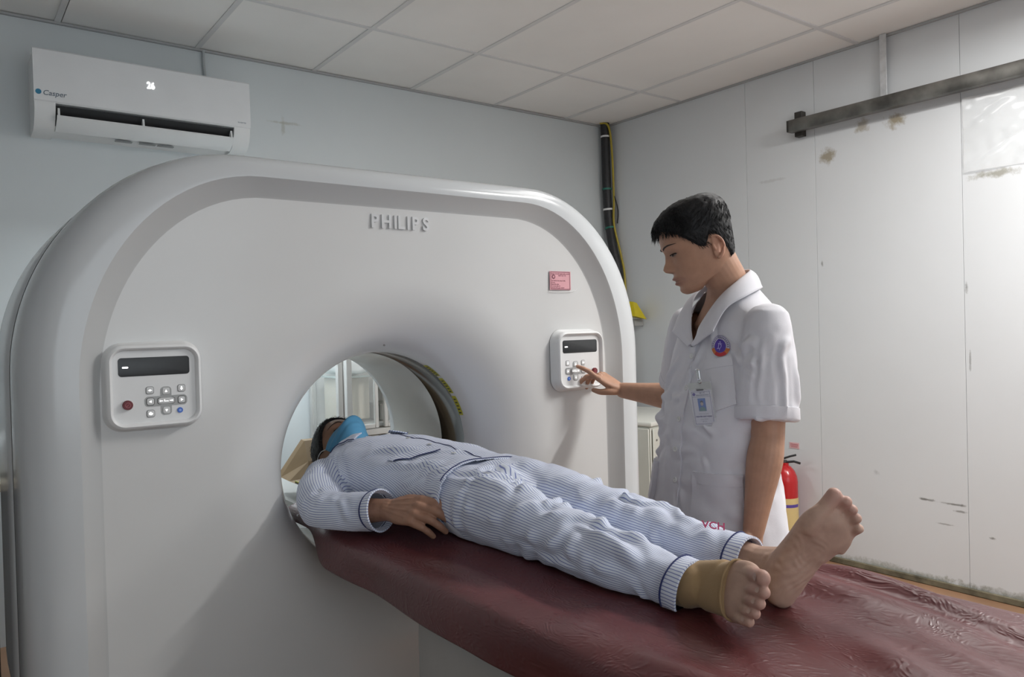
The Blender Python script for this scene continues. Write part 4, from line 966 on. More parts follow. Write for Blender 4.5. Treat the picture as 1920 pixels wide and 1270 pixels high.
loft(b, [(0.60, 0.02, 0, 0.09, 0.10, 0.15), (0.80, 0.02, 0, 0.10, 0.11, 0.165), (0.95, 0.02, 0, 0.10, 0.09, 0.150), (1.10, -0.01, 0, 0.09, 0.085, 0.150), (1.24, -0.022, 0, 0.082, 0.085, 0.150), (1.30, -0.03, 0, 0.066, 0.070, 0.130), (1.345, -0.035, 0, 0.055, 0.055, 0.09)], TO, TF, TL, TZ, n=36, m=40)
for s, e, w, g in ((sR, eR, wR, 1), (sL, eL, wL, 1)):
    limb(b, [s, s*0.5+e*0.5, e], [0.040, 0.044, 0.040], n=22, m=20)
    d = w-e
    limb(b, [e-0.0*d, e+d*0.25, e+d*0.65, w], [0.040, 0.0435, 0.034, 0.0265], n=22, m=26, flat=[1, 1, 0.95, 0.85], ref=TZ if abs(nrm(d)[2]) < 0.8 else TF)
# legs down to the floor
for s in (-1, 1):
    limb(b, [tb1(0.01, s*0.085, 0.80), tb1(0.02, s*0.095, 0.46), tb1(-0.01, s*0.10, 0.09)], [0.080, 0.055, 0.036], n=18, m=24)
# right hand: index on the button, others hanging, thumb low and towards the camera
tipT = np.array([-2.087, -1.981, 1.183])
kn = np.array([-2.030, -2.040, 1.138])
XH = nrm(np.array([-2.043, -2.018, 1.146])-wR); YH = np.array([-0.55, -0.55, -0.35]); YH = nrm(YH-XH*(YH@XH)); ZH = np.cross(XH, YH)
tR = add_hand(b, wR+XH*0.004, XH, YH, ZH, [(-8, 12, 8), (38, 32, 18), (46, 42, 22), (42, 40, 22)], splay=(4, 0, -4, -9), thumb=[(0.010, 0.018, -0.006), (0.032, 0.036, -0.016), (0.058, 0.040, -0.034), (0.084, 0.034, -0.046)], scale=0.93)
XL_ = nrm(wL-eL+np.array([-0.03, 0.0, 0])); YL = nrm(TF-XL_*(TF@XL_)); ZL = np.cross(XL_, YL)
add_hand(b, wL+XL_*0.004, XL_, YL, ZL, [(18, 24, 14)]*4, scale=0.95)
V, F, N = fuse(b, 0.0023, 3)
# colours
def headlocal(V): q = V-HO; return np.stack([q@HF, q@HL, q@HZ], 1)
hl = headlocal(V); C = np.tile(SKIN_T, (len(V), 1))
def tint(C, w, col): return C*(1-w[:, None])+np.array(col)*w[:, None]
g2 = lambda d: np.exp(-d*d)
inh = (hl[:, 2] > -0.12)&(np.abs(hl[:, 1]) < 0.11)&(np.abs(hl[:, 0]) < 0.17)
fm = inh*sstep(0.05, 0.08, hl[:, 0])
lip = fm*np.clip(1.3*g2(hl[:, 1]/0.021)**1*np.maximum(g2((hl[:, 2]+0.0495)/0.0050), g2((hl[:, 2]+0.0625)/0.0050)), 0, 1)
C = tint(C, lip*0.75, (0.27, 0.105, 0.085))
C = tint(C, fm*g2((hl[:, 2]+0.0558)/0.0012)*g2(hl[:, 1]/0.022)*0.8, (0.08, 0.03, 0.025))
for s in (-1, 1):
    C = tint(C, fm*0.30*g2((hl[:, 1]-s*0.031)/0.020)*g2((hl[:, 2]-0.014)/0.012), (0.25, 0.12, 0.08))
    C = tint(C, fm*0.8*g2((hl[:, 1]-s*0.0075)/0.0040)*g2((hl[:, 2]+0.0315)/0.0022), (0.07, 0.03, 0.025))
    C = tint(C, inh*0.35*g2((hl[:, 1]-s*0.085)/0.016)*g2((hl[:, 2]-0.0)/0.035)*g2((hl[:, 0]+0.012)/0.025), (0.55, 0.22, 0.16))
# short side hair shading (real stubble colour)
az = np.arctan2(hl[:, 1], hl[:, 0]-0.012)
stub = inh*sstep(0.9, 1.25, np.abs(az))*sstep(-0.055, -0.02, hl[:, 2])*sstep(0.060, 0.050, np.abs(hl[:, 1])*0+0.0)
M_skinT = skin_mat('skin_technician', tuple(SKIN_T))
# nails
for k, (tp, pv) in enumerate(tR):
    d = nrm(tp-pv); dd = np.linalg.norm(V-(tp+ZH*0.008), axis=1); C = tint(C, g2(dd/0.0065)*0.45, (0.66, 0.42, 0.34))
npmesh('body', V, F, M_skinT, tech, cols=C)
BV_T = None
# eyes, brows
def eye_parts(parent, M, lid):
    for s in (-1, 1):
        c = np.array([0.0985, s*0.0305, 0.0140]); eb = MB(); Vv = []; n = 14
        pts = []
        for k in range(n):
            t = 2*PI*k/n; pts.append((c[1]+0.0135*math.cos(t), c[2]-0.0012*math.cos(t)*s*0+0.0036*math.sin(t)*(1.0 if math.sin(t) < 0 else lid)))
        P = []
        for (l, z) in pts:
            a = head_pt(np.array([z]), np.array([math.atan2(l*1.0, 0.0985)]))[0]
            th = np.linspace(0.0, 1.0, 60)*s; cand = head_pt(np.full(60, z), th); i = np.argmin(np.abs(cand[:, 1]-l)); P.append(cand[i]+np.array([0.0010, 0, 0]))
        P = np.array(P); eb.add(M(np.vstack([P, P.mean(0)+np.array([0.002, 0, 0])])), [(i, (i+1) % n, n) for i in range(n)], 0)
        ir = P.mean(0)+np.array([0.0030, 0.0, -0.0004]); q = [(ir+np.array([0.0006 if k == 0 else 0, 0.0056*math.cos(t), 0.0038*math.sin(t)])) for k, t in enumerate(np.arange(12)*PI/6)]
        eb.add(M(np.array(q)), [tuple(range(12))], 1)
        top = [P[i]+np.array([0.0008, 0, 0.0008]) for i in range(0, n//2+1)]
        eb.tube(M(np.array(top)), 0.0011, 6, mi=1)
        obj('eye', eb, [mat('eye_white', (0.24, 0.19, 0.165), 0.5, var=0.02), mat('eye_dark', (0.012, 0.009, 0.008), 0.6, spec=0.1)], parent)
        bb = MB(); R_ = []
        for l in np.linspace(0.012, 0.056, 9):
            u = (l-0.012)/0.044; z = 0.0335+0.0085*math.sin(min(1, u*1.25)*PI*0.62)-0.004*max(0, u-0.7)
            th = np.linspace(0, 1.2, 90)*s; cand = head_pt(np.full(90, z), th); i = np.argmin(np.abs(cand[:, 1]-s*l)); R_.append(cand[i]+np.array([0.0004, 0, 0]))
        bb.tube(M(np.array(R_)), [0.0010, 0.0019, 0.0022, 0.0022, 0.0020, 0.0018, 0.0015, 0.0010, 0.0004], 8)
        obj('eyebrow', bb, mat('brow_hair', (0.035, 0.022, 0.018), 0.6, var=0.3, vscale=200), parent)
eye_parts(tech, TH, 0.55)
# hair
def hair_mat(name, col):
    m = mat(name, col, 0.55, spec=0.3); nt = m.node_tree; b_ = pr(m)
    tc = nt.nodes.new('ShaderNodeTexCoord'); n = nt.nodes.new('ShaderNodeTexNoise'); n.inputs['Scale'].default_value = 170; n.inputs['Detail'].default_value = 3
    nt.links.new(tc.outputs['Object'], n.inputs['Vector']); r = nt.nodes.new('ShaderNodeValToRGB')
    r.color_ramp.elements[0].position = 0.35; r.color_ramp.elements[1].position = 0.75
    r.color_ramp.elements[0].color = (*[c*0.5 for c in col], 1); r.color_ramp.elements[1].color = (*[c*1.9 for c in col], 1)
    nt.links.new(n.outputs['Fac'], r.inputs['Fac']); nt.links.new(r.outputs[0], b_.inputs['Base Color']); return m
def hair_cap(parent, M, line, thick, mats, strands, flow, name='hair', seed=0):
    """line(th) -> lowest z of the hair; thick(th, z) -> thickness"""
    b_ = MB(); n = 110; m_ = 46; th = np.linspace(-PI, PI, n, endpoint=False); zl = np.array([line(t) for t in th])
    rows = []
    for k in range(m_):
        u = k/(m_-1); z = zl+(0.134-zl)*(1-(1-u)**1.35)
        off = np.array([thick(t, zz) for t, zz in zip(th, z)])*min(1, 0.25+u*9)
        P = np.array([head_pt(np.array([zz]), np.array([t]), o, 0)[0] for t, zz, o in zip(th, z, off)])
        P[:, 2] += off*sstep(0.07, 0.134, z)*1.0
        rows.append(P)
    rows = np.array(rows)
    # tuck the lower rim under the skin
    first = np.array([head_pt(np.array([zz]), np.array([t]), -0.004, 0)[0] for t, zz in zip(th, zl)])
    rows = np.vstack([first[None], rows]); mm = m_+1
    V_ = rows.reshape(-1, 3); V_ = V_+0.0014*np.stack([vnoise(V_*np.array([1, 1, 0.4]), 260, seed+i) for i in range(3)], 1)
    F_ = [(i*n+j, i*n+(j+1) % n, (i+1)*n+(j+1) % n, (i+1)*n+j) for i in range(mm-1) for j in range(n)]
    F_.append(tuple((mm-1)*n+j for j in range(n)))
    b_.add(M(V_), F_)
    rg = np.random.default_rng(seed)
    cnt = 0
    while cnt < strands:
        t = rg.uniform(-PI, PI); u = rg.uniform(0, 1)**0.8; z0 = line(t)+(0.134-line(t))*u
        L, dth, dz, lift = flow(t, z0, rg)
        if L <= 0: continue
        pts = []
        for k in range(5):
            q = k/4; tt = t+dth*q; zz = z0+dz*q
            o_ = thick(t, z0)*0.8+lift*q+rg.uniform(-0.0006, 0.0006)
            p = head_pt(np.array([min(zz, 0.133)]), np.array([tt]), o_, 0)[0]
            p[2] += thick(t, z0)*0.8*sstep(0.07, 0.134, np.array([z0]))[0]+max(0, zz-0.133)
            pts.append(p)
        b_.tube(M(np.array(pts)), [0.0007, 0.0007, 0.0006, 0.0005, 0.0002], 3, cap=False); cnt += 1
    return obj(name, b_, mats, parent, angle=None)
def tline(t):
    a = abs(t)
    return float(np.interp(a, [0, 0.35, 0.62, 0.80, 0.95, 1.12, 1.30, 1.48, 1.62, 1.85, 2.2, 2.6, PI], [0.084, 0.082, 0.076, 0.066, 0.056, 0.040, 0.014, 0.006, 0.036, 0.018, -0.024, -0.056, -0.064]))
def tthick(t, z):
    a = abs(t)
    base = np.interp(z, [-0.06, -0.02, 0.03, 0.07, 0.10, 0.134], [0.0015, 0.0025, 0.0045, 0.0095, 0.0130, 0.0125])
    fr_ = np.interp(a, [0, 0.5, 0.95], [1.0, 0.8, 0])*np.interp(z, [0.075, 0.095, 0.125], [1, 0.9, 0.2])
    return base+0.008*fr_
def tflow(t, z, rg):
    a = abs(t)
    if z > 0.075:
        if a < 1.2: return 1, rg.uniform(-0.12, 0.12), -0.022+rg.uniform(-0.004, 0.006), rg.uniform(-0.001, 0.007)
        return 1, rg.uniform(-0.1, 0.1)-np.sign(t)*0.25, -0.024, rg.uniform(-0.001, 0.003)
    return 1, rg.uniform(-0.05, 0.05)+np.sign(t)*0.05, -0.013, rg.uniform(-0.0008, 0.001)
M_hairT = hair_mat('hair_black', (0.011, 0.011, 0.012))
hair_cap(tech, TH, tline, tthick, M_hairT, 5200, tflow, seed=3)

# ---- white coat
b = MB()
loft(b, [(0.60, 0.030, 0, 0.150, 0.150, 0.228), (0.72, 0.030, 0, 0.148, 0.145, 0.222), (0.85, 0.022, 0, 0.132, 0.138, 0.200), (0.95, 0.018, 0, 0.124, 0.128, 0.194), (1.05, 0.008, 0, 0.122, 0.118, 0.198), (1.15, -0.008, 0, 0.112, 0.115, 0.197), (1.24, -0.022, 0, 0.106, 0.110, 0.188), (1.30, -0.030, 0, 0.096, 0.100, 0.172),
         (1.345, -0.036, 0, 0.078, 0.082, 0.142), (1.375, -0.040, 0, 0.066, 0.068, 0.108), (1.400, -0.042, 0, 0.060, 0.060, 0.080), (1.425, -0.046, 0, 0.056, 0.055, 0.062)], TO, TF, TL, TZ, n=56, m=60, ex=2.45)
vR = nrm(eR-sR); vL = nrm(eL-sL)
sleeve_end_R = sR+(eR-sR)*0.80; sleeve_end_L = sL+(eL-sL)*0.86
limb(b, [sR+np.array([0, 0, -0.004]), sR+vR*0.10, sleeve_end_R], [0.058, 0.072, 0.078], n=30, m=24, caps=(True, False))
limb(b, [sL+np.array([0, 0, -0.004]), sL+vL*0.10, sleeve_end_L], [0.058, 0.072, 0.076], n=30, m=24, caps=(True, False))
V, F, N = fuse(b, 0.0050, 5)
def tl(V): q = V-TO; return np.stack([q@TF, q@TL, q[:, 2]], 1)
def tseg(a, b_, w, h): return (tb1(*a), tb1(*b_), w, h)
rg = np.random.default_rng(5); segs = []
segs += [tseg((0.07, 0.10, 1.30), (0.05, 0.19, 1.18), 0.010, 0.006), tseg((0.08, 0.05, 1.31), (0.09, 0.15, 1.17), 0.012, 0.005), tseg((0.10, 0.02, 1.10), (0.04, 0.19, 1.00), 0.012, 0.006),
         tseg((0.12, 0.03, 1.03), (0.03, 0.20, 1.06), 0.013, 0.006), tseg((0.13, -0.02, 0.98), (0.05, 0.20, 0.93), 0.012, 0.006), tseg((0.15, 0.02, 0.90), (0.08, 0.19, 0.82), 0.012, 0.006), tseg((0.15, 0.02, 0.86), (0.13, 0.10, 0.72), 0.012, 0.006),
         tseg((0.10, -0.06, 1.25), (0.08, -0.15, 1.12), 0.011, 0.006), tseg((0.11, -0.03, 1.20), (0.10, -0.15, 1.05), 0.012, 0.006), tseg((0.14, -0.05, 1.0), (0.10, -0.18, 0.94), 0.012, 0.006), tseg((0.0, 0.20, 1.12), (-0.05, 0.19, 0.9), 0.013, 0.008)]
segs += [(sL+vL*0.06+np.array([-0.055, -0.03, 0]), sleeve_end_L+np.array([-0.06, -0.03, 0.01]), 0.010, 0.006), (sL+vL*0.07+np.array([-0.02, -0.075, 0]), sleeve_end_L+np.array([-0.02, -0.07, 0.02]), 0.009, 0.006), (sL+vL*0.05+np.array([0.03, -0.07, 0]), sleeve_end_L+np.array([0.035, -0.06, 0.03]), 0.010, 0.005), (sL+vL*0.14+np.array([-0.08, 0.0, 0.0]), sL+vL*0.08+np.array([0.0, -0.08, 0.02]), 0.010, 0.004)]
for k in range(46):
    i = rg.integers(0, len(V)); p = V[i]; n_ = N[i]; lo = tl(p[None])[0]
    if lo[2] > 1.33 or lo[2] < 0.68: continue
    d = nrm(np.array([rg.normal(), rg.normal(), rg.normal()*0.9])); d = nrm(d-n_*(d@n_))
    segs.append((p, p+d*rg.uniform(0.06, 0.14), rg.uniform(0.008, 0.014), rg.uniform(0.003, 0.006)))
segs = [(a_, b__, w_, h_*1.45) for a_, b__, w_, h_ in segs]
V = folds(V, N, segs, 0.02, 3)
V = V+N*(0.0032*vnoise(V*np.array([1, 1, 0.6]), 13, 8)+0.0014*vnoise(V, 34, 9))[:, None]
q = tl(V); fc = V[F].mean(1); qc = tl(fc)
# openings: neck hole with the V, hem, sleeve mouths
vcut = (qc[:, 0] > 0.0)&(np.abs(qc[:, 1]+0.004) < (qc[:, 2]-1.246)*0.70)
hole = (qc[:, 2] > 1.405+0.25*(-qc[:, 0]-0.04))
hemc = qc[:, 2] < 0.606
def mouth(e, s): d = nrm(e-s); return (((fc-e)@d) > -0.004)&(np.linalg.norm((fc-e)-((fc-e)@d)[:, None]*d, axis=1) < 0.0785)&(((fc-e)@d) < 0.03)&(np.einsum('ij,j->i', vnormals(V, F)[F[:, 0]], d) > 0.72)
keep = ~(vcut | hole | hemc)
Vc, Fc = compact(V, F, keep)
M_coat = cloth_mat('white_cotton', (0.72, 0.715, 0.755))
coat = npmesh('coat', Vc, Fc, M_coat, tech)
md = coat.modifiers.new('thickness', 'SOLIDIFY'); md.thickness = 0.0022; md.offset = -1
BT = BVHTree.FromPolygons([tuple(v) for v in Vc], [tuple(f) for f in Fc])
def onto(BV, o, d, off):
    h = BV.ray_cast(Vector(o), Vector(d))
    if h[0] is None: return None
    n = h[1]; n = n if n.dot(Vector(d)) < 0 else -n
    return np.array(h[0]+n*off)
def tproj(phi, z, off):
    """point on the coat front at azimuth phi (deg, + = his left) and height z"""
    a = math.radians(phi); ax = tb1(0.0, 0, z); d = TF*math.cos(a)+TL*math.sin(a)
    p = onto(BT, ax+d*0.6, -d, off)
    return ax+d*0.13 if p is None else p
def coat_patch(name, phis, zs, th, m, shape=None, mats=None, label=None, parent=None):
    """thin patch lying on the coat; shape(u, v) maps unit square to (phi, z)"""
    nu, nv = phis, zs; b_ = MB(); top = []; bot = []
    for i in range(nu):
        for j in range(nv):
            ph, z = shape(i/(nu-1), j/(nv-1)); top.append(tproj(ph, z, th)); bot.append(tproj(ph, z, -0.001))
    idx = lambda i, j: i*nv+j; K = nu*nv
    F_ = [(idx(i, j), idx(i+1, j), idx(i+1, j+1), idx(i, j+1)) for i in range(nu-1) for j in range(nv-1)]
    bd_ = [idx(i, 0) for i in range(nu)]+[idx(nu-1, j) for j in range(1, nv)]+[idx(i, nv-1) for i in range(nu-2, -1, -1)]+[idx(0, j) for j in range(nv-2, 0, -1)]
    F_ += [(bd_[k], K+bd_[k], K+bd_[(k+1) % len(bd_)], bd_[(k+1) % len(bd_)]) for k in range(len(bd_))]
    b_.add(np.array(top+bot), F_)
    bm = bmesh.new(); me = bpy.data.meshes.new('t'); me.from_pydata(b_.verts().tolist(), [], b_.f); bm.from_mesh(me); bmesh.ops.recalc_face_normals(bm, faces=bm.faces); bpy.data.meshes.remove(me)
    b2 = MB().bm(bm)
    return obj(name, b2, m, parent or tech, angle=35, label=label)
coat_patch('placket', 7, 90, 0.0046, M_coat, lambda u, v: (-7+14*u, 0.62+0.640*v))
for z in (1.222, 1.137, 1.055, 0.975, 0.893, 0.80, 0.70):
    p = tproj(0.5, z, 0.0046); d = nrm(p-tproj(0.5, z, -0.02)); bt = MB()
    bt.lathe(p, d, [(0.0072, 0), (0.0078, 0.0014), (0.0070, 0.0026), (0.0048, 0.0024), (0.0045, 0.0016), (0.0008, 0.0016)], 18)
    for (a, c) in ((0.0018, 0), (-0.0018, 0)): bt.lathe(p+TL*a+d*0.0014, d, [(0.0007, 0), (0.0007, 0.0004)], 6, mi=1)
    obj('button', bt, [mat('button_pearl', (0.72, 0.72, 0.70), 0.25, var=0.03), MATS['button_edge']], tech)
coat_patch('chest_pocket', 18, 22, 0.0040, M_coat, lambda u, v: (36+31*u-0*v, 1.092+0.118*v+0.014*u-(0.012*(1-abs(2*u-1)) if v < 0.01 else 0)))
coat_patch('pocket_band', 18, 8, 0.0056, M_coat, lambda u, v: (36+31*u, 1.187+0.024*v+0.014*u))
coat_patch('side_pocket', 20, 24, 0.0042, M_coat, lambda u, v: (27+42*u, 0.745+0.180*v+0.004*u))
coat_patch('pocket_band', 20, 8, 0.0060, M_coat, lambda u, v: (27+42*u, 0.898+0.030*v+0.004*u))
coat_patch('side_pocket', 12, 18, 0.0140, M_coat, lambda u, v: (-82+42*u, 0.735+0.190*v))
for (E_, S_) in ((sleeve_end_L, sL), (sleeve_end_R, sR)):    # turned-up sleeve hems
    d = nrm(E_-S_); T_, A_, B_ = frames(np.array([S_, E_])); rows = []
    for (k, off) in ((-0.030, 0.0005), (-0.029, 0.0022), (-0.004, 0.0026), (0.0, 0.0012), (-0.002, -0.003)):
        R_ = []
        for a in np.arange(48)*2*PI/48:
            rd_ = A_[1]*math.cos(a)+B_[1]*math.sin(a); c = E_+d*(k-0.006)
            p = onto(BT, c+rd_*0.2, -rd_, off)
            if p is None or np.linalg.norm(p-c) > 0.088: p = c+rd_*(0.078+off)
            R_.append(p)
        rows.append(np.array(R_))
    rows = np.array(rows); V_ = rows.reshape(-1, 3); n = 48
    obj('sleeve_hem', MB().add(V_, [(i*n+j, i*n+(j+1) % n, (i+1)*n+(j+1) % n, (i+1)*n+j) for i in range(4) for j in range(n)]), M_coat, tech, angle=40)
# collar: inner neckline curve and outer falling edge
inn = [(0.082, -0.008, 1.246), (0.078, 0.010, 1.275), (0.072, 0.022, 1.305), (0.040, 0.058, 1.372), (-0.010, 0.069, 1.416), (-0.062, 0.052, 1.444), (-0.088, 0.0, 1.452), (-0.062, -0.052, 1.444), (-0.010, -0.069, 1.416), (0.040, -0.058, 1.372), (0.072, -0.022, 1.305), (0.078, -0.010, 1.275), (0.082, 0.006, 1.246)]
out = [(0.090, 0.012, 1.246), (0.088, 0.060, 1.268), (0.086, 0.094, 1.284), (0.080, 0.096, 1.296), (0.048, 0.104, 1.346), (-0.012, 0.112, 1.378), (-0.082, 0.078, 1.398), (-0.122, 0.0, 1.400), (-0.082, -0.078, 1.398), (-0.012, -0.112, 1.378), (0.048, -0.104, 1.346), (0.080, -0.096, 1.296), (0.086, -0.094, 1.284), (0.088, -0.060, 1.268), (0.090, -0.012, 1.246)]
ni, nj = 90, 9; A_ = catmull(inn, ni); B_ = catmull(out, ni); b_ = MB(); G = []
for i in range(ni):
    for j in range(nj):
        t = j/(nj-1); p = A_[i]*(1-t)+B_[i]*t; w = TB(p)[0]
        lift = 0.008*math.sin(PI*min(1, t*1.1))+0.003
        c0 = tb1(-0.035, 0, p[2]-0.05); dd = nrm(np.array([w[0]-c0[0], w[1]-c0[1], 0.35*0.1])); hz = onto(BT, w+dd*0.15+np.array([0, 0, 0.06]), -nrm(dd+np.array([0, 0, 0.4])), 0.0)
        w = w+dd*lift*0.5+np.array([0, 0, lift*0.6])
        if t > 0.35 and hz is not None:
            rw = np.linalg.norm((w-c0)[:2]); rh = np.linalg.norm((hz-c0)[:2])
        G.append(w)
b_.add(np.array(G), [(i*nj+j, (i+1)*nj+j, (i+1)*nj+j+1, i*nj+j+1) for i in range(ni-1) for j in range(nj-1)])
co = obj('collar', b_, M_coat, tech, angle=50); md = co.modifiers.new('thickness', 'SOLIDIFY'); md.thickness = 0.003; md.offset = 0
# round emblem printed on the chest
def disc(b_, ph0, z0, r0, r1, a0, a1, off, mi, n=36, rz=1.18):
    V_ = []; q0 = tproj(ph0, z0, 0); dphi = 1/np.linalg.norm(tproj(ph0+1, z0, 0)-q0)
    R_ = np.linspace(r0, r1, 6 if n > 4 else 2); q = len(R_)
    for k in range(n+1):
        a = math.radians(a0+(a1-a0)*k/n)
        for r in R_: V_.append(tproj(ph0+r*math.cos(a)*dphi, z0+r*rz*math.sin(a), off))
    b_.add(np.array(V_), [(q*i+j, q*i+j+1, q*(i+1)+j+1, q*(i+1)+j) for i in range(n) for j in range(q-1)], mi)
b_ = MB(); pe, ze = 56, 1.250
disc(b_, pe, ze, 0.0001, 0.0235, 0, 360, 0.0022, 0); disc(b_, pe, ze, 0.0152, 0.0230, 195, 345, 0.0028, 1); disc(b_, pe, ze, 0.0152, 0.0226, 232, 308, 0.0032, 2)
disc(b_, pe, ze, 0.0215, 0.0228, -15, 195, 0.0028, 3); disc(b_, pe, ze, 0.0001, 0.0148, 0, 360, 0.0031, 4)
for k in range(17):
    a = -8+196*k/16; disc(b_, pe, ze, 0.0170, 0.0200, a, a+7, 0.0030, 5, 2)
def estroke(pts, r):
    q0 = tproj(pe, ze, 0); dphi = 1/np.linalg.norm(tproj(pe+1, ze, 0)-q0)
    b_.tube([tproj(pe+x*dphi, ze+z, 0.0034) for x, z in catmull(np.c_[np.array(pts), np.zeros(len(pts))], 4*len(pts))[:, :2]], r, 5, mi=6)
estroke([(-0.0065, 0.0048), (-0.001, 0.0046)], 0.0008); estroke([(-0.0038, 0.0046), (-0.0052, -0.0075)], 0.0009); estroke([(-0.0085, -0.0078), (-0.002, -0.0076)], 0.0008)
estroke([(-0.002, 0.0085), (0.001, 0.0100), (0.0028, 0.0085), (0.0015, 0.0052), (-0.0005, 0.003), (0.002, 0.0012), (0.0035, -0.001), (0.002, -0.0045), (-0.001, -0.0085), (-0.0018, -0.0125)], 0.0007); estroke([(0.000, 0.0028), (0.0065, 0.0046)], 0.0007)
obj('emblem', b_, [mat('emblem_white', (0.62, 0.60, 0.70), 0.7), mat('emblem_orange', (0.60, 0.20, 0.06), 0.7), mat('emblem_red', (0.50, 0.04, 0.05), 0.7), mat('emblem_line', (0.30, 0.28, 0.42), 0.7), mat('emblem_violet', (0.10, 0.055, 0.36), 0.7), mat('emblem_letters', (0.20, 0.18, 0.30), 0.7), mat('emblem_pale', (0.55, 0.50, 0.80), 0.7)], tech, smooth=False, label='round violet and orange emblem printed on the coat')
# dark trousers and shoes (hidden behind the couch)
M_trs = cloth_mat('navy_trousers', (0.02, 0.024, 0.04))
for s in (-1, 1):
    b_ = MB(); limb(b_, [tb1(0.01, s*0.088, 0.82), tb1(0.02, s*0.095, 0.46), tb1(-0.01, s*0.10, 0.07)], [0.098, 0.080, 0.068], n=20, m=24, caps=(True, False)); obj('trouser_leg', b_, M_trs, tech, angle=None)
    b_ = MB(); loft(b_, [(-0.11, 0, 0, 0.02, 0.02, 0.020), (-0.10, 0, 0, 0.03, 0.03, 0.034), (0.0, 0, 0, 0.035, 0.04, 0.040), (0.09, -0.01, 0, 0.025, 0.03, 0.046), (0.15, -0.015, 0, 0.018, 0.02, 0.036), (0.165, -0.02, 0, 0.008, 0.01, 0.018)], tb1(0.02, s*0.10, 0.0405), TZ, TL, TF); obj('shoe', b_, mat('shoe_black', (0.012, 0.012, 0.012), 0.35, var=0.1), tech)

# ---- identity badge hanging from the chest pocket
pa, pb = tproj(34, 1.105, 0.006), tproj(34, 1.218, 0.008)
# the card hangs in front of the pocket, turned with the chest
bn = nrm(TF*math.cos(math.radians(28))+TL*math.sin(math.radians(28))); bx = nrm(np.cross(TZ, bn)); 
ctr = tproj(41, 1.098, 0.016)
by = nrm(TZ*1.0-bx*0.10+bn*0.08); by = nrm(by-bn*0.0); bx = nrm(np.cross(by, bn)); bn = np.cross(bx, by)
bg = thing('id_badge', tuple(ctr), 'clear plastic name badge clipped to the breast pocket of the white coat', 'badge')
W = lambda x, y, d=0.0: ctr+bx*x+by*y+bn*d
def quad(b_, x, y, w, h, d, mi): b_.add([W(x-w/2, y-h/2, d), W(x+w/2, y-h/2, d), W(x+w/2, y+h/2, d), W(x-w/2, y+h/2, d)], [(0, 1, 2, 3)], mi)
ca = MB(); ca.rrect(W(0, -0.008), bx, by, 0.056, 0.090, 0.003, 0.0012, mi=0)
for (x, y, w, h) in ((0, 0.0335, 0.051, 0.0008), (0, -0.0495, 0.051, 0.0008), (-0.0253, -0.008, 0.0008, 0.083), (0.0253, -0.008, 0.0008, 0.083), (0, 0.0205, 0.051, 0.0006)): quad(ca, x, y, w, h, 0.0016, 1)
ca.lathe(W(-0.0195, 0.0275, 0.0013), bn, [(0.0042, 0), (0.0042, 0.0004)], 16, mi=2)
ca.text('SỞ Y TẾ', 0.0042, W(0.004, 0.0300, 0.0014), bx, by, 0.0003, 1); ca.text('BÊNH VIÊN ĐA KHOA', 0.0036, W(0.004, 0.0245, 0.0014), bx, by, 0.0003, 1)
ca.text('CHỨC VỤ: KTV', 0.0042, W(0, -0.0240, 0.0014), bx, by, 0.0003, 3); ca.text('NGUYÊN NHƯ HÙNG', 0.0046, W(0, -0.0305, 0.0014), bx, by, 0.0003, 1, bold=0.0002); ca.text('Khoa CĐHA', 0.0042, W(0, -0.0375, 0.0014), bx, by, 0.0003, 3); ca.text('Số: 127', 0.0040, W(0, -0.0435, 0.0014), bx, by, 0.0003, 3)
cardo = obj('card', ca, [mat('card_white', (0.70, 0.70, 0.78), 0.5, var=0.02), mat('card_ink', (0.10, 0.09, 0.22), 0.6), mat('card_blue', (0.09, 0.06, 0.34), 0.6), mat('card_grey', (0.38, 0.38, 0.45), 0.6)], bg, smooth=False)
ph = MB(); quad(ph, -0.0005, 0.0, 0.0215, 0.0330, 0.0018, 0)
def ell(x, y, rx, ry, d, mi, lo=0, hi=360):
    a_ = np.radians(np.linspace(lo, hi, 22)); ph.add([W(x+rx*math.cos(t), y+ry*math.sin(t), d) for t in a_], [tuple(range(22))], mi)
ell(-0.0005, -0.0165, 0.0098, 0.0115, 0.0019, 1, 0, 180); ell(-0.0005, 0.0035, 0.0040, 0.0060, 0.0020, 2); ell(-0.0005, 0.0062, 0.0044, 0.0046, 0.00205, 3, -10, 190); ell(-0.0005, 0.0020, 0.0037, 0.0048, 0.0021, 2)
obj('photo', ph, [mat('photo_blue', (0.07, 0.17, 0.50), 0.5), mat('photo_green', (0.13, 0.26, 0.27), 0.5), mat('photo_skin', (0.42, 0.36, 0.33), 0.5), mat('photo_hair', (0.03, 0.04, 0.09), 0.5)], bg, smooth=False)
ho = MB(); ho.rrect(W(0, 0.000, -0.0008), bx, by, 0.064, 0.114, 0.003, 0.0030, 0.0006)
obj('holder', ho, mat('clear_holder', (0.82, 0.85, 0.84), 0.12, alpha=0.20, spec=0.7, var=0.01), bg, angle=30)
ho = MB(); ho.rrect(W(0, 0.049, 0.0022), bx, by, 0.064, 0.018, 0.002, 0.0010, mi=0); ho.rrect(W(0, 0.0395, 0.0022), bx, by, 0.020, 0.006, 0.0015, 0.0004, mi=1)
obj('holder_band', ho, [mat('frosted_band', (0.66, 0.69, 0.66), 0.2, alpha=0.5, var=0.02), mat('slot_dark', (0.12, 0.12, 0.13), 0.5)], bg, angle=30)
cl_ = MB(); cl_.rrect(W(0.004, 0.078, 0.002), bx, by, 0.0095, 0.030, 0.003, 0.006, 0.002); cl_.lathe(W(0.004, 0.060, 0.002), bn, [(0.0055, 0), (0.0055, 0.002), (0.004, 0.003)], 14)
cl_.tube([W(-0.001, 0.090, 0.006), W(0.004, 0.0925, 0.009), W(0.009, 0.090, 0.006)], 0.002, 8)
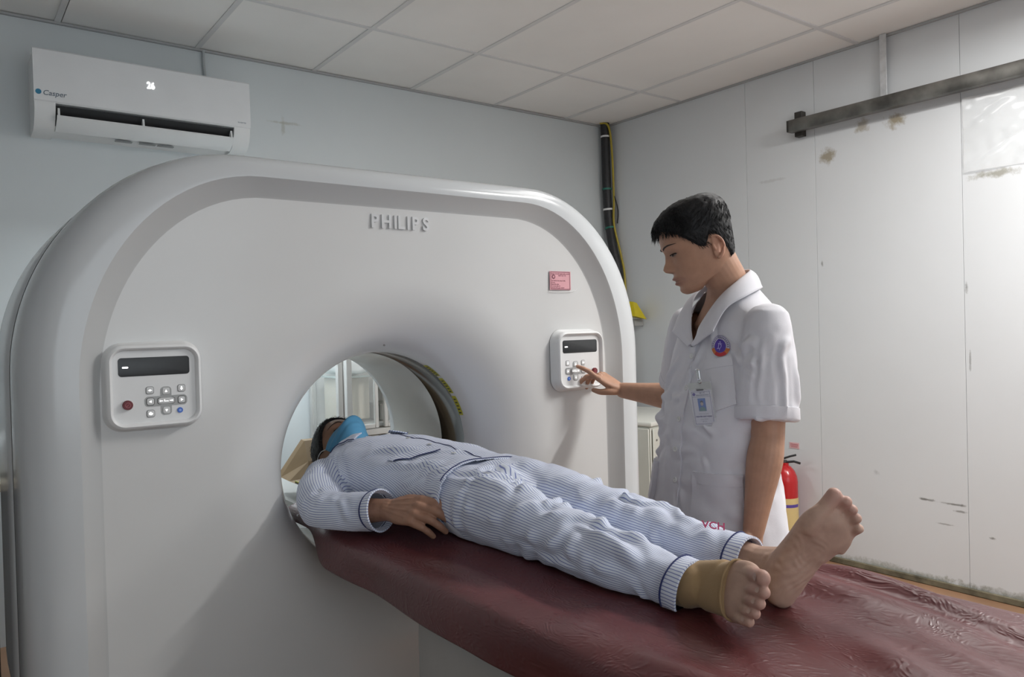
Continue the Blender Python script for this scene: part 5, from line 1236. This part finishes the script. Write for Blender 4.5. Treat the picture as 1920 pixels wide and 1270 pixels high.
obj('clip', cl_, M_chrome, bg, angle=30)
obj('strap', MB().rrect(W(0.004, 0.059, 0.001), bx, by, 0.010, 0.018, 0.003, 0.0012), mat('frosted_strap', (0.7, 0.72, 0.70), 0.3, alpha=0.7, var=0.02), bg, angle=30)
# ------------------------------------------------------------------ patient lying on the couch
pat = thing('person', (-2.75, -2.3, 0.80), 'patient in blue striped pyjamas and a blue face mask lying on the maroon sheet', 'person')
SKIN_P = np.array([0.36, 0.195, 0.13]); SKIN_F = np.array([0.52, 0.345, 0.265])
PHF = nrm([0.05, -0.24, 0.97]); PHZ = np.array([0.02, 0.97, 0.2]); PHZ = nrm(PHZ-PHF*(PHZ@PHF)); PHL = np.cross(PHZ, PHF)
PO = np.array([-2.785, -1.585, 0.888])
def PH(P): P = np.atleast_2d(np.asarray(P, float)); return PO+P[:, :1]*PHF+P[:, 1:2]*PHL+P[:, 2:3]*PHZ
shR, elR, wrR = np.array([-2.955, -1.80, 0.872]), np.array([-3.035, -2.045, 0.838]), np.array([-2.966, -2.238, 0.866])
shL, elL, wrL = np.array([-2.645, -1.80, 0.872]), np.array([-2.555, -2.045, 0.845]), np.array([-2.560, -2.27, 0.850])
hpR, kRr, anR = np.array([-2.805, -2.33, 0.885]), np.array([-2.812, -2.70, 0.868]), np.array([-2.788, -3.022, 0.832])
hpL, kL_, anL = np.array([-2.660, -2.32, 0.890]), np.array([-2.662, -2.69, 0.885]), np.array([-2.630, -3.095, 0.852])
# feet frames
fR_X, fR_Z = nrm([-0.42, -0.88, 0.27]), np.array([-0.78, 0.50, 0.28]); fR_Z = nrm(fR_Z-fR_X*(fR_Z@fR_X)); fR_Y = np.cross(fR_Z, fR_X); fR_O = np.array([-2.717, -3.018, 0.809])
fL_X, fL_Z = nrm([0.25, -0.49, 0.87]), np.array([0.60, 0.75, 0.25]); fL_Z = nrm(fL_Z-fL_X*(fL_Z@fL_X)); fL_Y = -np.cross(fL_Z, fL_X); fL_O = np.array([-2.686, -3.153, 0.801])
b = MB(); add_head(b, PH)
limb(b, [PH((0.0, 0, -0.02))[0], PH((-0.01, 0, -0.09))[0], np.array([-2.795, -1.76, 0.885]), np.array([-2.795, -1.84, 0.885])], [0.056, 0.056, 0.058, 0.07], n=24, m=24)
YV, XV, ZV = np.array([0, -1.0, 0]), np.array([1.0, 0, 0]), np.array([0, 0, 1.0])
loft(b, [(1.78, 0.885, -2.795, 0.055, 0.055, 0.10), (1.84, 0.890, -2.795, 0.075, 0.075, 0.135), (2.0, 0.893, -2.785, 0.085, 0.08, 0.14), (2.2, 0.890, -2.765, 0.075, 0.075, 0.135), (2.36, 0.885, -2.755, 0.072, 0.07, 0.14), (2.44, 0.885, -2.755, 0.06, 0.06, 0.12)], (0, 0, 0), ZV, XV, YV, n=32, m=36)
for s, e, w in ((shR, elR, wrR), (shL, elL, wrL)):
    limb(b, [s, s*0.5+e*0.5, e], [0.045, 0.040, 0.034], n=18, m=16); d = w-e
    limb(b, [e, e+d*0.3, e+d*0.7, w], [0.034, 0.037, 0.031, 0.027], n=18, m=20, flat=[1, 1, 0.95, 0.85], ref=ZV)
for h_, k_, a_ in ((hpR, kRr, anR), (hpL, kL_, anL)):
    limb(b, [h_, h_*0.5+k_*0.5, k_], [0.070, 0.062, 0.046], n=20, m=20); d = a_-k_
    limb(b, [k_, k_+d*0.3+np.array([0, 0, -0.006]), k_+d*0.7, a_], [0.046, 0.048, 0.036, 0.033], n=20, m=24)
for (O_, X_, Y_, Z_, an) in ((fR_O, fR_X, fR_Y, fR_Z, anR), (fL_O, fL_X, fL_Y, fL_Z, anL)):
    add_foot(b, O_, X_*(0.93 if O_ is fL_O else 1.0), Y_, Z_)
    limb(b, [an+np.array([0, 0.06, 0]), an+np.array([0, 0.02, 0]), O_+X_*0.055+Z_*0.058, O_+X_*0.085+Z_*0.048], [0.034, 0.035, 0.038, 0.032], n=18, m=18)
    limb(b, [an+np.array([0, 0.03, -0.004]), O_+X_*0.028+Z_*0.045, O_+X_*0.022+Z_*0.025], [0.030, 0.031, 0.028], n=16, m=12)
    for s in (-1, 1): c = O_+X_*0.05+Z_*0.066+Y_*s*0.030; limb(b, [c-X_*0.005, c+X_*0.005], [0.012, 0.012], n=10, m=5)
# right hand resting on the hip; left hand on the far side
pX = nrm(np.array([-2.938, -2.345, 0.878])-wrR); pZ = np.array([-0.72, -0.15, 0.70]); pZ = nrm(pZ-pX*(pZ@pX)); pY = np.cross(pZ, pX)
if pY[0] < 0: pass
add_hand(b, wrR+pX*0.004, pX, pY, pZ, [(30, 34, 18), (31, 36, 18), (31, 37, 18), (32, 36, 20)], splay=(3, 0, -3, -6), thumb=[(0.010, 0.020, -0.008), (0.034, 0.036, -0.016), (0.066, 0.040, -0.022), (0.094, 0.034, -0.026)], scale=1.04, fat=1.12)
qX = nrm(np.array([-2.560, -2.42, 0.835])-wrL); qZ = nrm(ZV-qX*(ZV@qX)); qY = np.cross(qX, qZ)
add_hand(b, wrL+qX*0.004, qX, qY, qZ, [(14, 18, 10)]*4, scale=0.95)
V, F, N = fuse(b, 0.0023, 3)
# wrinkles of the bare left sole, tendons and veins of the hand
def fl(O_, X_, Y_, Z_, V): q = V-O_; return np.stack([q@X_, q@Y_, q@Z_], 1)
q = fl(fL_O, fL_X, fL_Y, fL_Z, V); sole = sstep(0.25, -0.45, N@fL_Z)*(np.linalg.norm(V-(fL_O+fL_X*0.12), axis=1) < 0.16)
wr_ = vnoise(V, 26, 44)*np.sin((q[:, 0]-0.25*q[:, 1]+0.014*vnoise(V, 32, 4))*PI*2/0.0125)*sstep(0.05, 0.08, q[:, 0])*sstep(0.165, 0.13, q[:, 0])*sstep(-0.01, 0.02, q[:, 1]+0.01)
wr2 = np.sin((q[:, 1]+0.35*q[:, 0]+0.012*vnoise(V, 30, 6))*PI*2/0.012)*sstep(0.02, 0.05, q[:, 0])*sstep(0.14, 0.10, q[:, 0])
D = sole*(0.0010*np.clip(wr_, -1, 0.6)+0.0006*np.clip(wr2, -1, 0.6)+0.0008*vnoise(V, 70, 7))
V = V+N*D[:, None]
dip = sole*np.exp(-((q[:, 0]-0.105)/0.035)**2)*sstep(-0.03, 0.02, q[:, 1]); V = V+fL_Z*(0.004*dip)[:, None]
def hloc(V): r = V-wrR; return np.stack([r@pX, r@pY, r@pZ], 1)
h_ = hloc(V); hm = (np.linalg.norm(V-(wrR+pX*0.06), axis=1) < 0.10)*sstep(0.0, 0.5, N@pZ)
D = 0
for (y0, y1) in ((0.012, 0.027), (0.004, 0.009), (-0.004, -0.010), (-0.010, -0.027)):
    t = np.clip(h_[:, 0]/0.085, 0, 1); D = D+0.0016*np.exp(-((h_[:, 1]-(y0+(y1-y0)*t))/0.0028)**2)*sstep(-0.005, 0.02, h_[:, 0])*sstep(0.092, 0.07, h_[:, 0])
D = D+0.0009*vnoise(V, 90, 12)
V = V+N*(hm*D)[:, None]
C = np.tile(SKIN_P, (len(V), 1))
fm_ = sstep(-2.9, -3.0, V[:, 1]); C = tint(C, fm_, SKIN_F)
C = tint(C, sole*0.35*sstep(0.02, -0.02, vnoise(V, 22, 3)), (0.56, 0.36, 0.28))
toes_ = sstep(0.20, 0.225, q[:, 0])*(np.linalg.norm(V-(fL_O+fL_X*0.21), axis=1) < 0.09); C = tint(C, toes_*0.45, (0.52, 0.27, 0.23))
q2 = fl(fR_O, fR_X, fR_Y, fR_Z, V); toes2 = sstep(0.20, 0.228, q2[:, 0])*(np.linalg.norm(V-(fR_O+fR_X*0.21), axis=1) < 0.09); C = tint(C, toes2*0.45, (0.52, 0.27, 0.23))
for kk in range(4):
    pass
npmesh('body', V, F, skin_mat('skin_patient', tuple(SKIN_P), 0.5), pat, cols=C)
BP = BVHTree.FromPolygons([tuple(v) for v in V], [tuple(f) for f in F])
# toenails of the braced foot
for (x, y, w) in ((0.236, 0.026, 0.0062), (0.238, 0.0065, 0.0040), (0.229, -0.0110, 0.0038), (0.218, -0.0270, 0.0036), (0.202, -0.0410, 0.0032)):
    for (O_, X_, Y_, Z_) in ((fR_O, fR_X, fR_Y, fR_Z),):
        P = []
        for a in np.linspace(0, 2*PI, 10, endpoint=False):
            o_ = O_+X_*(x+0.005+w*1.0*math.cos(a))+Y_*(y+w*math.sin(a)); h = onto(BP, o_+Z_*0.08, -Z_, 0.0012); P.append(h if h is not None else o_+Z_*0.03)
        obj('toenail', MB().add(np.array(P), [tuple(range(10))]), mat('nail', (0.55, 0.37, 0.30), 0.35, var=0.04), pat)
eye_parts(pat, PH, 0.3)
def pline(t):
    a = abs(t); return float(np.interp(a, [0, 0.5, 0.8, 1.0, 1.25, 1.42, 1.62, 1.9, 2.3, PI], [0.098, 0.092, 0.074, 0.058, 0.030, 0.010, 0.034, 0.012, -0.030, -0.050]))
def pthick(t, z): return np.interp(z, [-0.05, 0.0, 0.06, 0.134], [0.003, 0.006, 0.011, 0.012])
def pflow(t, z, rg): return 1, rg.uniform(-0.2, 0.2), rg.uniform(-0.02, 0.012), rg.uniform(-0.001, 0.008)
hair_cap(pat, PH, pline, pthick, hair_mat('hair_dark', (0.018, 0.017, 0.017)), 1500, pflow, seed=9)
# face mask with pleats and ear loops
nu, nv = 48, 30; Vm = []
for i in range(nu):
    t = -1.28+2.56*i/(nu-1)
    for j in range(nv):
        v = j/(nv-1); a = abs(t)/1.28
        ztop = 0.010-0.020*a**2; zbot = -0.097+0.030*a**2; z = ztop+(zbot-ztop)*v
        tent = 0.030*math.exp(-(t/0.42)**2)*math.exp(-((v-0.30)/0.26)**2)+0.013*math.exp(-(t/0.7)**2)*math.sin(PI*v)
        pl = 0.0016*math.sin(v*PI*2*3.5)*math.sin(PI*v)
        edge = 0.004*(a**3)
        Vm.append(head_pt(np.array([z]), np.array([t]), 0.004+tent+pl+edge, 0.35)[0])
Fm = [(i*nv+j, i*nv+j+1, (i+1)*nv+j+1, (i+1)*nv+j) for i in range(nu-1) for j in range(nv-1)]
mk = obj('face_mask', MB().add(PH(np.array(Vm)), Fm), cloth_mat('mask_blue', (0.13, 0.40, 0.66), 0.75), pat, angle=None)
md = mk.modifiers.new('thickness', 'SOLIDIFY'); md.thickness = 0.0012
for s in (-1, 1):
    e = lambda z, f_, l: np.array([f_, s*l, z])
    p0 = head_pt(np.array([-0.012]), np.array([s*1.26]), 0.006, 0)[0]; p1 = head_pt(np.array([-0.064]), np.array([s*1.22]), 0.006, 0)[0]
    lp = catmull([p0, np.array([0.028, s*0.082, 0.012]), np.array([-0.004, s*0.083, 0.026]), np.array([-0.012, s*0.086, 0.0]), np.array([0.004, s*0.080, -0.028]), p1], 30)
    obj('ear_loop', MB().tube(PH(lp), 0.0016, 6), mat('elastic_white', (0.75, 0.76, 0.78), 0.7, var=0.03), pat)

# ---- striped pyjamas
M_str = stripe_mat(); M_navy = cloth_mat('navy_piping', (0.03, 0.04, 0.13))
def axis_coord(V, pts, ref):
    """nearest point on a poly-axis -> (distance, arc position, angular arc length in metres)"""
    P = catmull(pts, 40); T, A, B = frames(P, ref); best = np.full(len(V), 1e9); th = np.zeros(len(V)); tt = np.zeros(len(V))
    for i in range(len(P)):
        d = V-P[i]; dd = (d*d).sum(1); m = dd < best
        best = np.where(m, dd, best); a = np.arctan2(d@B[i], d@A[i]); th = np.where(m, a, th); tt = np.where(m, i/39, tt)
    return np.sqrt(best), tt, th
# shirt
b = MB()
loft(b, [(1.735, 0.885, -2.795, 0.070, 0.065, 0.085), (1.77, 0.888, -2.795, 0.086, 0.075, 0.135), (1.82, 0.893, -2.795, 0.098, 0.082, 0.168), (1.92, 0.898, -2.790, 0.107, 0.088, 0.178), (2.05, 0.898, -2.780, 0.108, 0.088, 0.172), (2.18, 0.893, -2.762, 0.104, 0.086, 0.160), (2.30, 0.888, -2.748, 0.098, 0.084, 0.155), (2.37, 0.885, -2.744, 0.096, 0.083, 0.158)],
     (0, 0, 0), ZV, XV, YV, n=56, m=60, ex=2.5)
cuffR = elR+(wrR-elR)*0.80; cuffL = elL+(wrL-elL)*0.84
axR = [shR+np.array([0.02, 0.01, 0]), (shR+elR)/2+np.array([-0.012, 0.01, 0]), elR, cuffR]; axL = [shL+np.array([-0.02, 0.01, 0]), (shL+elL)/2+np.array([0.012, 0.01, 0]), elL, cuffL]
limb(b, axR, [0.070, 0.067, 0.060, 0.046], n=30, m=44, caps=(True, False)); limb(b, axL, [0.070, 0.066, 0.060, 0.046], n=30, m=44, caps=(True, False))
V, F, N = fuse(b, 0.0052, 4)
A3 = np.array
segs = [(A3([-2.90, -1.86, 0.985]), A3([-2.97, -1.99, 0.90]), 0.011, 0.009), (A3([-2.93, -1.83, 0.95]), A3([-2.985, -1.97, 0.86]), 0.010, 0.009), (A3([-2.87, -1.92, 1.0]), A3([-2.94, -2.06, 0.92]), 0.011, 0.007),
        (A3([-3.08, -2.0, 0.87]), A3([-2.99, -2.03, 0.90]), 0.009, 0.008), (A3([-3.08, -2.05, 0.86]), A3([-2.98, -2.07, 0.89]), 0.009, 0.009), (A3([-3.06, -2.10, 0.87]), A3([-2.97, -2.10, 0.88]), 0.009, 0.007), (A3([-3.06, -2.08, 0.80]), A3([-2.97, -2.19, 0.82]), 0.010, 0.006),
        (A3([-2.92, -2.02, 0.97]), A3([-2.78, -2.22, 1.0]), 0.012, 0.007), (A3([-2.93, -2.10, 0.95]), A3([-2.84, -2.28, 0.99]), 0.011, 0.007), (A3([-2.86, -2.16, 0.99]), A3([-2.72, -2.30, 0.99]), 0.012, 0.006), (A3([-2.80, -1.88, 1.005]), A3([-2.70, -2.08, 1.0]), 0.014, 0.005), (A3([-2.70, -2.1, 1.0]), A3([-2.60, -2.26, 0.95]), 0.012, 0.006),
        (A3([-2.94, -2.20, 0.93]), A3([-2.86, -2.34, 0.97]), 0.010, 0.007)]
rg = np.random.default_rng(77)
for k in range(34):
    i = rg.integers(0, len(V)); p = V[i]; n_ = N[i]
    if p[2] < 0.84: continue
    d = np.cross(n_, nrm(np.array([0.35*rg.normal(), 1.0, 0.3*rg.normal()]))); d = nrm(d+0.5*nrm(rg.normal(size=3))); d = d-n_*(d@n_)
    segs.append((p, p+d*rg.uniform(0.05, 0.12), rg.uniform(0.008, 0.013), rg.uniform(0.003, 0.007)))
V = folds(V, N, segs, 0.02, 11)
V = V+N*(0.003*vnoise(V, 15, 21)+0.0012*vnoise(V, 40, 22))[:, None]
V[:, 2] = np.maximum(V[:, 2], 0.806+0.002*vnoise(V, 30, 2))
dR, tR_, thR = axis_coord(V, axR, ZV); dL, tL_, thL = axis_coord(V, axL, ZV)
sx = np.abs(V[:, 0]-(-2.775))
ang = np.arctan2(V[:, 0]+2.775, V[:, 2]-0.80)
tor = np.where(V[:, 2] > 0.86, (V[:, 0]+2.775)*1.0, (V[:, 0]+2.775))+np.where(sx > 0.10, np.sign(V[:, 0]+2.775)*(0.985-V[:, 2])*0.8*sstep(0.09, 0.16, sx), 0)
isR = (V[:, 0] < -2.93-0.05*(V[:, 1] > -1.85))&(dR < 0.088)|((dR < 0.075)&(V[:, 0] < -2.945)); isL = (V[:, 0] > -2.615)&(dL < 0.085)
st_ = np.where(isR, thR*0.058, np.where(isL, thL*0.058, tor))
fc = V[F].mean(1)
capR = (((fc-cuffR)@nrm(cuffR-elR)) > -0.003)&(np.linalg.norm(fc-cuffR, axis=1) < 0.052); capL = (((fc-cuffL)@nrm(cuffL-elL)) > -0.003)&(np.linalg.norm(fc-cuffL, axis=1) < 0.052)
hem = fc[:, 1] < -2.362+0.010*np.sin(fc[:, 0]*24); neck = (fc[:, 1] > -1.745)
keep = ~(capR | capL | hem | neck)
Vs, Fs, Ss = compact(V, F, keep, (st_,))
shirt = npmesh('pyjama_shirt', Vs, Fs, M_str, pat, attrs={'stripe': Ss})
md = shirt.modifiers.new('thickness', 'SOLIDIFY'); md.thickness = 0.002; md.offset = -1
BS = BVHTree.FromPolygons([tuple(v) for v in Vs], [tuple(f) for f in Fs])
def line_on(BV, pts, n, off=0.0012, d=(0, 0, -1)):
    P = catmull(pts, n); out = []
    for p in P:
        h = onto(BV, p+np.array([0, 0, 0.25]), d, off); out.append(p if h is None else h)
    return np.array(out)
obj('hem_piping', MB().tube(line_on(BS, [(x_, -2.362+0.010*math.sin(x_*24)+0.009, 0.9) for x_ in np.linspace(-2.885, -2.64, 10)], 60, 0.0005), 0.0016, 6), M_navy, pat)
obj('front_placket', MB().tube(line_on(BS, [(-2.775, -1.79, 0.9), (-2.770, -1.95, 0.9), (-2.760, -2.15, 0.9), (-2.750, -2.335, 0.9)], 60, 0.0004), 0.0016, 6), M_navy, pat)
for y in (-1.90, -2.02, -2.14, -2.26):
    p = line_on(BS, [(-2.785, y, 0.9), (-2.785, y-0.01, 0.9)], 2, 0.001)[0]; obj('button', MB().lathe(p, (0, 0, 1), [(0.006, 0), (0.006, 0.002), (0.004, 0.0024)], 14), MATS['button_pearl'], pat)
pk = MB(); pts = line_on(BS, [(-2.905, -2.12, 0.9), (-2.85, -2.16, 0.9), (-2.80, -2.185, 0.9)], 24, 0.004); pts2 = line_on(BS, [(-2.905, -2.155, 0.9), (-2.85, -2.195, 0.9), (-2.80, -2.22, 0.9)], 24, 0.0035)
pk.add(np.vstack([pts, pts2, pts-np.array([0, 0, 0.006])]), [(i, i+1, 24+i+1, 24+i) for i in range(23)]+[(48+i, 48+i+1, i+1, i) for i in range(23)])
po = obj('pocket_band', pk, M_str, pat); at = po.data.attributes.new('stripe', 'FLOAT', 'POINT'); at.data.foreach_set('value', [v.co.x+v.co.y*0.15 for v in po.data.vertices])
obj('pocket_piping', MB().tube(pts2+np.array([0, 0, 0.0008]), 0.0014, 6), M_navy, pat)
# collar wings
cA = [(-2.845, -1.845, 0.985), (-2.865, -1.775, 0.955), (-2.850, -1.735, 0.92), (-2.795, -1.70, 0.90), (-2.740, -1.735, 0.92), (-2.725, -1.775, 0.955), (-2.750, -1.845, 0.985)]
cB = [(-2.885, -1.875, 0.992), (-2.920, -1.790, 0.955), (-2.905, -1.740, 0.915), (-2.795, -1.715, 0.89), (-2.685, -1.740, 0.915), (-2.670, -1.790, 0.955), (-2.705, -1.875, 0.992)]
nA = 50; a_ = catmull(cA, nA); c_ = catmull(cB, nA); G = []
for i in range(nA):
    for j in range(6):
        t = j/5; p = a_[i]*(1-t)+c_[i]*t; h = onto(BS, p+np.array([0, 0, 0.3]), (0, 0, -1), 0.006); z = p[2] if h is None else max(p[2]-0.01, h[2]); G.append((p[0], p[1], z+0.010*(1-t)))
cb_ = MB().add(np.array(G), [(i*6+j, (i+1)*6+j, (i+1)*6+j+1, i*6+j+1) for i in range(nA-1) for j in range(5)])
co = obj('shirt_collar', cb_, M_str, pat, angle=None); at = co.data.attributes.new('stripe', 'FLOAT', 'POINT'); at.data.foreach_set('value', np.tile(np.arange(6)*0.009, nA).astype(np.float32))
md = co.modifiers.new('thickness', 'SOLIDIFY'); md.thickness = 0.003
obj('collar_piping', MB().tube(np.array(G).reshape(nA, 6, 3)[:, 5]+np.array([0, 0, 0.001]), 0.0015, 6), M_navy, pat)
def cuff(name, C0, D, r, w, mats, parent=pat, flare=1.08):
    """cuff band round an axis end: band + navy piping at its inner edge"""
    D = nrm(D); T_, A_, B_ = frames(np.array([C0-D*w, C0]), ZV); n = 48; rows = []; th = np.arange(n)*2*PI/n
    for (k, rr) in ((-w, r+0.000), (-w*0.9, r+0.0030), (-w*0.5, (r+0.003)*1.01), (0.0, (r+0.003)*flare), (0.001, r*flare-0.001), (-w*0.5, r-0.003)):
        wob = 1+0.03*np.sin(th*3+k*90)
        rows.append(C0+D*k+(A_[1]*np.cos(th)[:, None]+B_[1]*np.sin(th)[:, None])*(rr*wob)[:, None])
    V_ = np.concatenate(rows); F_ = [(i*n+j, i*n+(j+1) % n, (i+1)*n+(j+1) % n, (i+1)*n+j) for i in range(5) for j in range(n)]
    V_[:, 2] = np.maximum(V_[:, 2], 0.806)
    o = obj(name, MB().add(V_, F_), M_str, parent, angle=60); at = o.data.attributes.new('stripe', 'FLOAT', 'POINT'); at.data.foreach_set('value', np.tile(th*r, 6).astype(np.float32))
    q_ = rows[1]+D*0.002; q_ = np.vstack([q_, q_[:1]]); q_[:, 2] = np.maximum(q_[:, 2], 0.808); obj('cuff_piping', MB().tube(q_, 0.0020, 6), M_navy, parent)
cuff('sleeve_cuff', cuffR+nrm(cuffR-elR)*0.016, cuffR-elR, 0.047, 0.032, None); cuff('sleeve_cuff', cuffL+nrm(cuffL-elL)*0.016, cuffL-elL, 0.047, 0.032, None)
# trousers
b = MB()
loft(b, [(2.22, 0.887, -2.752, 0.085, 0.080, 0.140), (2.30, 0.887, -2.742, 0.090, 0.080, 0.146), (2.40, 0.885, -2.738, 0.088, 0.079, 0.152), (2.48, 0.882, -2.738, 0.080, 0.076, 0.154), (2.545, 0.878, -2.740, 0.060, 0.070, 0.135)], (0, 0, 0), ZV, XV, YV, n=52, m=40, ex=2.5)
endR = anR+np.array([0.0, -0.008, -0.002]); endL = anL+np.array([-0.006, 0.055, 0.001])
lgR = [hpR+np.array([0, 0.02, 0]), (hpR*0.5+kRr*0.5)+np.array([0, 0, 0.003]), kRr, kRr*0.5+endR*0.5+np.array([0, 0, 0.0]), endR]; lgL = [hpL+np.array([0, 0.02, 0]), (hpL*0.5+kL_*0.5)+np.array([0, 0, 0.003]), kL_, kL_*0.5+endL*0.5, endL]
limb(b, lgR, [0.090, 0.084, 0.068, 0.063, 0.048], n=36, m=60, caps=(True, False)); limb(b, lgL, [0.090, 0.084, 0.068, 0.060, 0.047], n=36, m=60, caps=(True, False))
V, F, N = fuse(b, 0.0052, 4)
segs = []
rg = np.random.default_rng(21)
def legfold(c0, up_, side, dy, w, h): segs.append((np.array(c0, float), np.array(c0, float)+np.array([side, dy, up_]), w, h))
for (c, e) in (((-2.90, -2.62, 0.90), (-2.78, -2.70, 0.945)), ((-2.905, -2.70, 0.87), (-2.76, -2.73, 0.925)), ((-2.90, -2.76, 0.86), (-2.77, -2.81, 0.925)), ((-2.89, -2.83, 0.85), (-2.78, -2.77, 0.93)), ((-2.90, -2.55, 0.88), (-2.80, -2.60, 0.955)), ((-2.90, -2.48, 0.89), (-2.76, -2.56, 0.96)),
               ((-2.87, -2.72, 0.83), (-2.885, -2.84, 0.82)), ((-2.89, -2.60, 0.83), (-2.89, -2.75, 0.82)), ((-2.86, -2.90, 0.85), (-2.77, -2.86, 0.89)), ((-2.80, -2.78, 0.935), (-2.785, -2.95, 0.90)), ((-2.84, -2.80, 0.925), (-2.835, -2.97, 0.87)),
               ((-2.72, -2.50, 0.93), (-2.60, -2.60, 0.94)), ((-2.74, -2.60, 0.92), (-2.60, -2.66, 0.945)), ((-2.73, -2.68, 0.92), (-2.60, -2.71, 0.94)), ((-2.72, -2.75, 0.91), (-2.61, -2.74, 0.94)), ((-2.72, -2.82, 0.90), (-2.60, -2.80, 0.925)), ((-2.70, -2.90, 0.895), (-2.60, -2.87, 0.915)), ((-2.66, -2.76, 0.945), (-2.64, -2.93, 0.915)),
               ((-2.80, -2.42, 0.975), (-2.76, -2.56, 0.93)), ((-2.72, -2.40, 0.975), (-2.75, -2.55, 0.93)), ((-2.86, -2.40, 0.965), (-2.78, -2.50, 0.95)), ((-2.66, -2.42, 0.97), (-2.73, -2.52, 0.94)), ((-2.62, -2.98, 0.90), (-2.68, -2.93, 0.87)), ((-2.88, -2.35, 0.95), (-2.84, -2.55, 0.965))):
    segs.append((np.array(c), np.array(e), rg.uniform(0.010, 0.015), rg.uniform(0.008, 0.013)))
for k in range(64):
    i = rg.integers(0, len(V)); p = V[i]; n_ = N[i]
    if p[2] < 0.83: continue
    d = np.cross(n_, nrm(np.array([0.3*rg.normal(), 1.0, 0.3*rg.normal()]))); d = nrm(d+0.6*nrm(rg.normal(size=3))); d = nrm(d-n_*(d@n_))
    segs.append((p, p+d*rg.uniform(0.06, 0.13), rg.uniform(0.009, 0.015), rg.uniform(0.004, 0.010)))
V = folds(V, N, segs, 0.022, 31)
V = V+N*(0.0042*vnoise(V*np.array([1, 0.7, 1]), 13, 41)+0.0015*vnoise(V, 36, 42))[:, None]
V[:, 2] = np.maximum(V[:, 2], 0.806+0.003*vnoise(V, 24, 2))
dR, t1, thR = axis_coord(V, lgR, ZV); dL, t2, thL = axis_coord(V, lgL, ZV)
st_ = np.where(dR < dL, thR*0.072, thL*0.072)
pel = sstep(-2.52, -2.36, V[:, 1]); st_ = np.where(V[:, 1] > -2.42, (V[:, 0]+2.755)+np.where(np.abs(V[:, 0]+2.755) > 0.1, np.sign(V[:, 0]+2.755)*(0.96-V[:, 2])*0.8, 0), st_)
fc = V[F].mean(1)
keep = ~(((fc[:, 1] < endR[1]+0.003)&(fc[:, 0] < -2.72)) | ((fc[:, 1] < endL[1]+0.003)&(fc[:, 0] > -2.72)))
Vt, Ft, St = compact(V, F, keep, (st_,))
tro = npmesh('pyjama_trousers', Vt, Ft, M_str, pat, attrs={'stripe': St})
md = tro.modifiers.new('thickness', 'SOLIDIFY'); md.thickness = 0.002; md.offset = -1
cuff('trouser_cuff', endR+np.array([0.0, -0.018, 0.0]), endR-kRr, 0.0525, 0.036, None, flare=1.03); cuff('trouser_cuff', endL+np.array([0.002, -0.016, -0.001]), endL-kL_, 0.047, 0.036, None, flare=1.03)
BTR = BVHTree.FromPolygons([tuple(v) for v in Vt], [tuple(f) for f in Ft])
mo = MB()
for (p, t) in (((-2.648, -2.985, 0.90), 'KB'),):
    h = onto(BTR, np.array(p)+np.array([0, 0, 0.2]), (0, 0, -1), 0.0018); mo.text('VCH', 0.022, h+np.array([0, 0, 0.004]), nrm([0.66, -0.74, -0.10]), nrm([0.55, 0.42, 0.70]), 0.0006, bold=0.0004)
obj('monogram', mo, mat('monogram_red', (0.45, 0.05, 0.14), 0.7), pat, smooth=False, label='red letters stitched above the left trouser cuff')
# ankle brace on the right foot
b = MB()
loft(b, foot_secs(0.0040, 0.135)+[], fR_O, fR_Z, fR_Y, fR_X, n=36, m=30, ex=2.3)
loft(b, [(0.10, 0.034, 0, 0.030, 0.031, 0.0400), (0.135, 0.028, 0.002, 0.0285, 0.0285, 0.0440), (0.158, 0.0245, 0.003, 0.0260, 0.0255, 0.0480), (0.166, 0.023, 0.003, 0.0255, 0.0250, 0.0490)], fR_O, fR_Z, fR_Y, fR_X, n=36, m=14, ex=2.3)
limb(b, [anR+np.array([0, 0.015, 0]), anR+np.array([0, -0.012, 0]), fR_O+fR_X*0.055+fR_Z*0.058, fR_O+fR_X*0.085+fR_Z*0.048], [0.033, 0.036, 0.042, 0.036], n=20, m=18)
limb(b, [anR+np.array([0, 0.02, -0.004]), fR_O+fR_X*0.028+fR_Z*0.045, fR_O+fR_X*0.022+fR_Z*0.025], [0.035, 0.036, 0.033], n=16, m=12)
V, F, N = fuse(b, 0.003, 4)
V = folds(V, N, [(anR+fR_Z*0.04+np.array([-0.04, -0.02, 0]), anR+np.array([0.0, -0.035, 0.05]), 0.006, 0.0025)], 0.01, 51)
V[:, 2] = np.maximum(V[:, 2], 0.803)
obj_b = npmesh('ankle_brace', V, F, cloth_mat('brace_tan', (0.40, 0.27, 0.14), 0.8), pat, label='tan elastic ankle brace on the right foot')
n = 48; th = np.arange(n+1)*2*PI/n; cc, ss = np.cos(th), np.sin(th); e_ = 2/2.3
rim = fR_O+fR_X*0.167+fR_Z*(0.023+0.0258*np.sign(cc)*np.abs(cc)**e_)[:, None]+fR_Y*(0.003+0.0492*np.sign(ss)*np.abs(ss)**e_)[:, None]
obj('brace_rim', MB().tube(rim, 0.0022, 8), MATS['brace_tan'], pat)
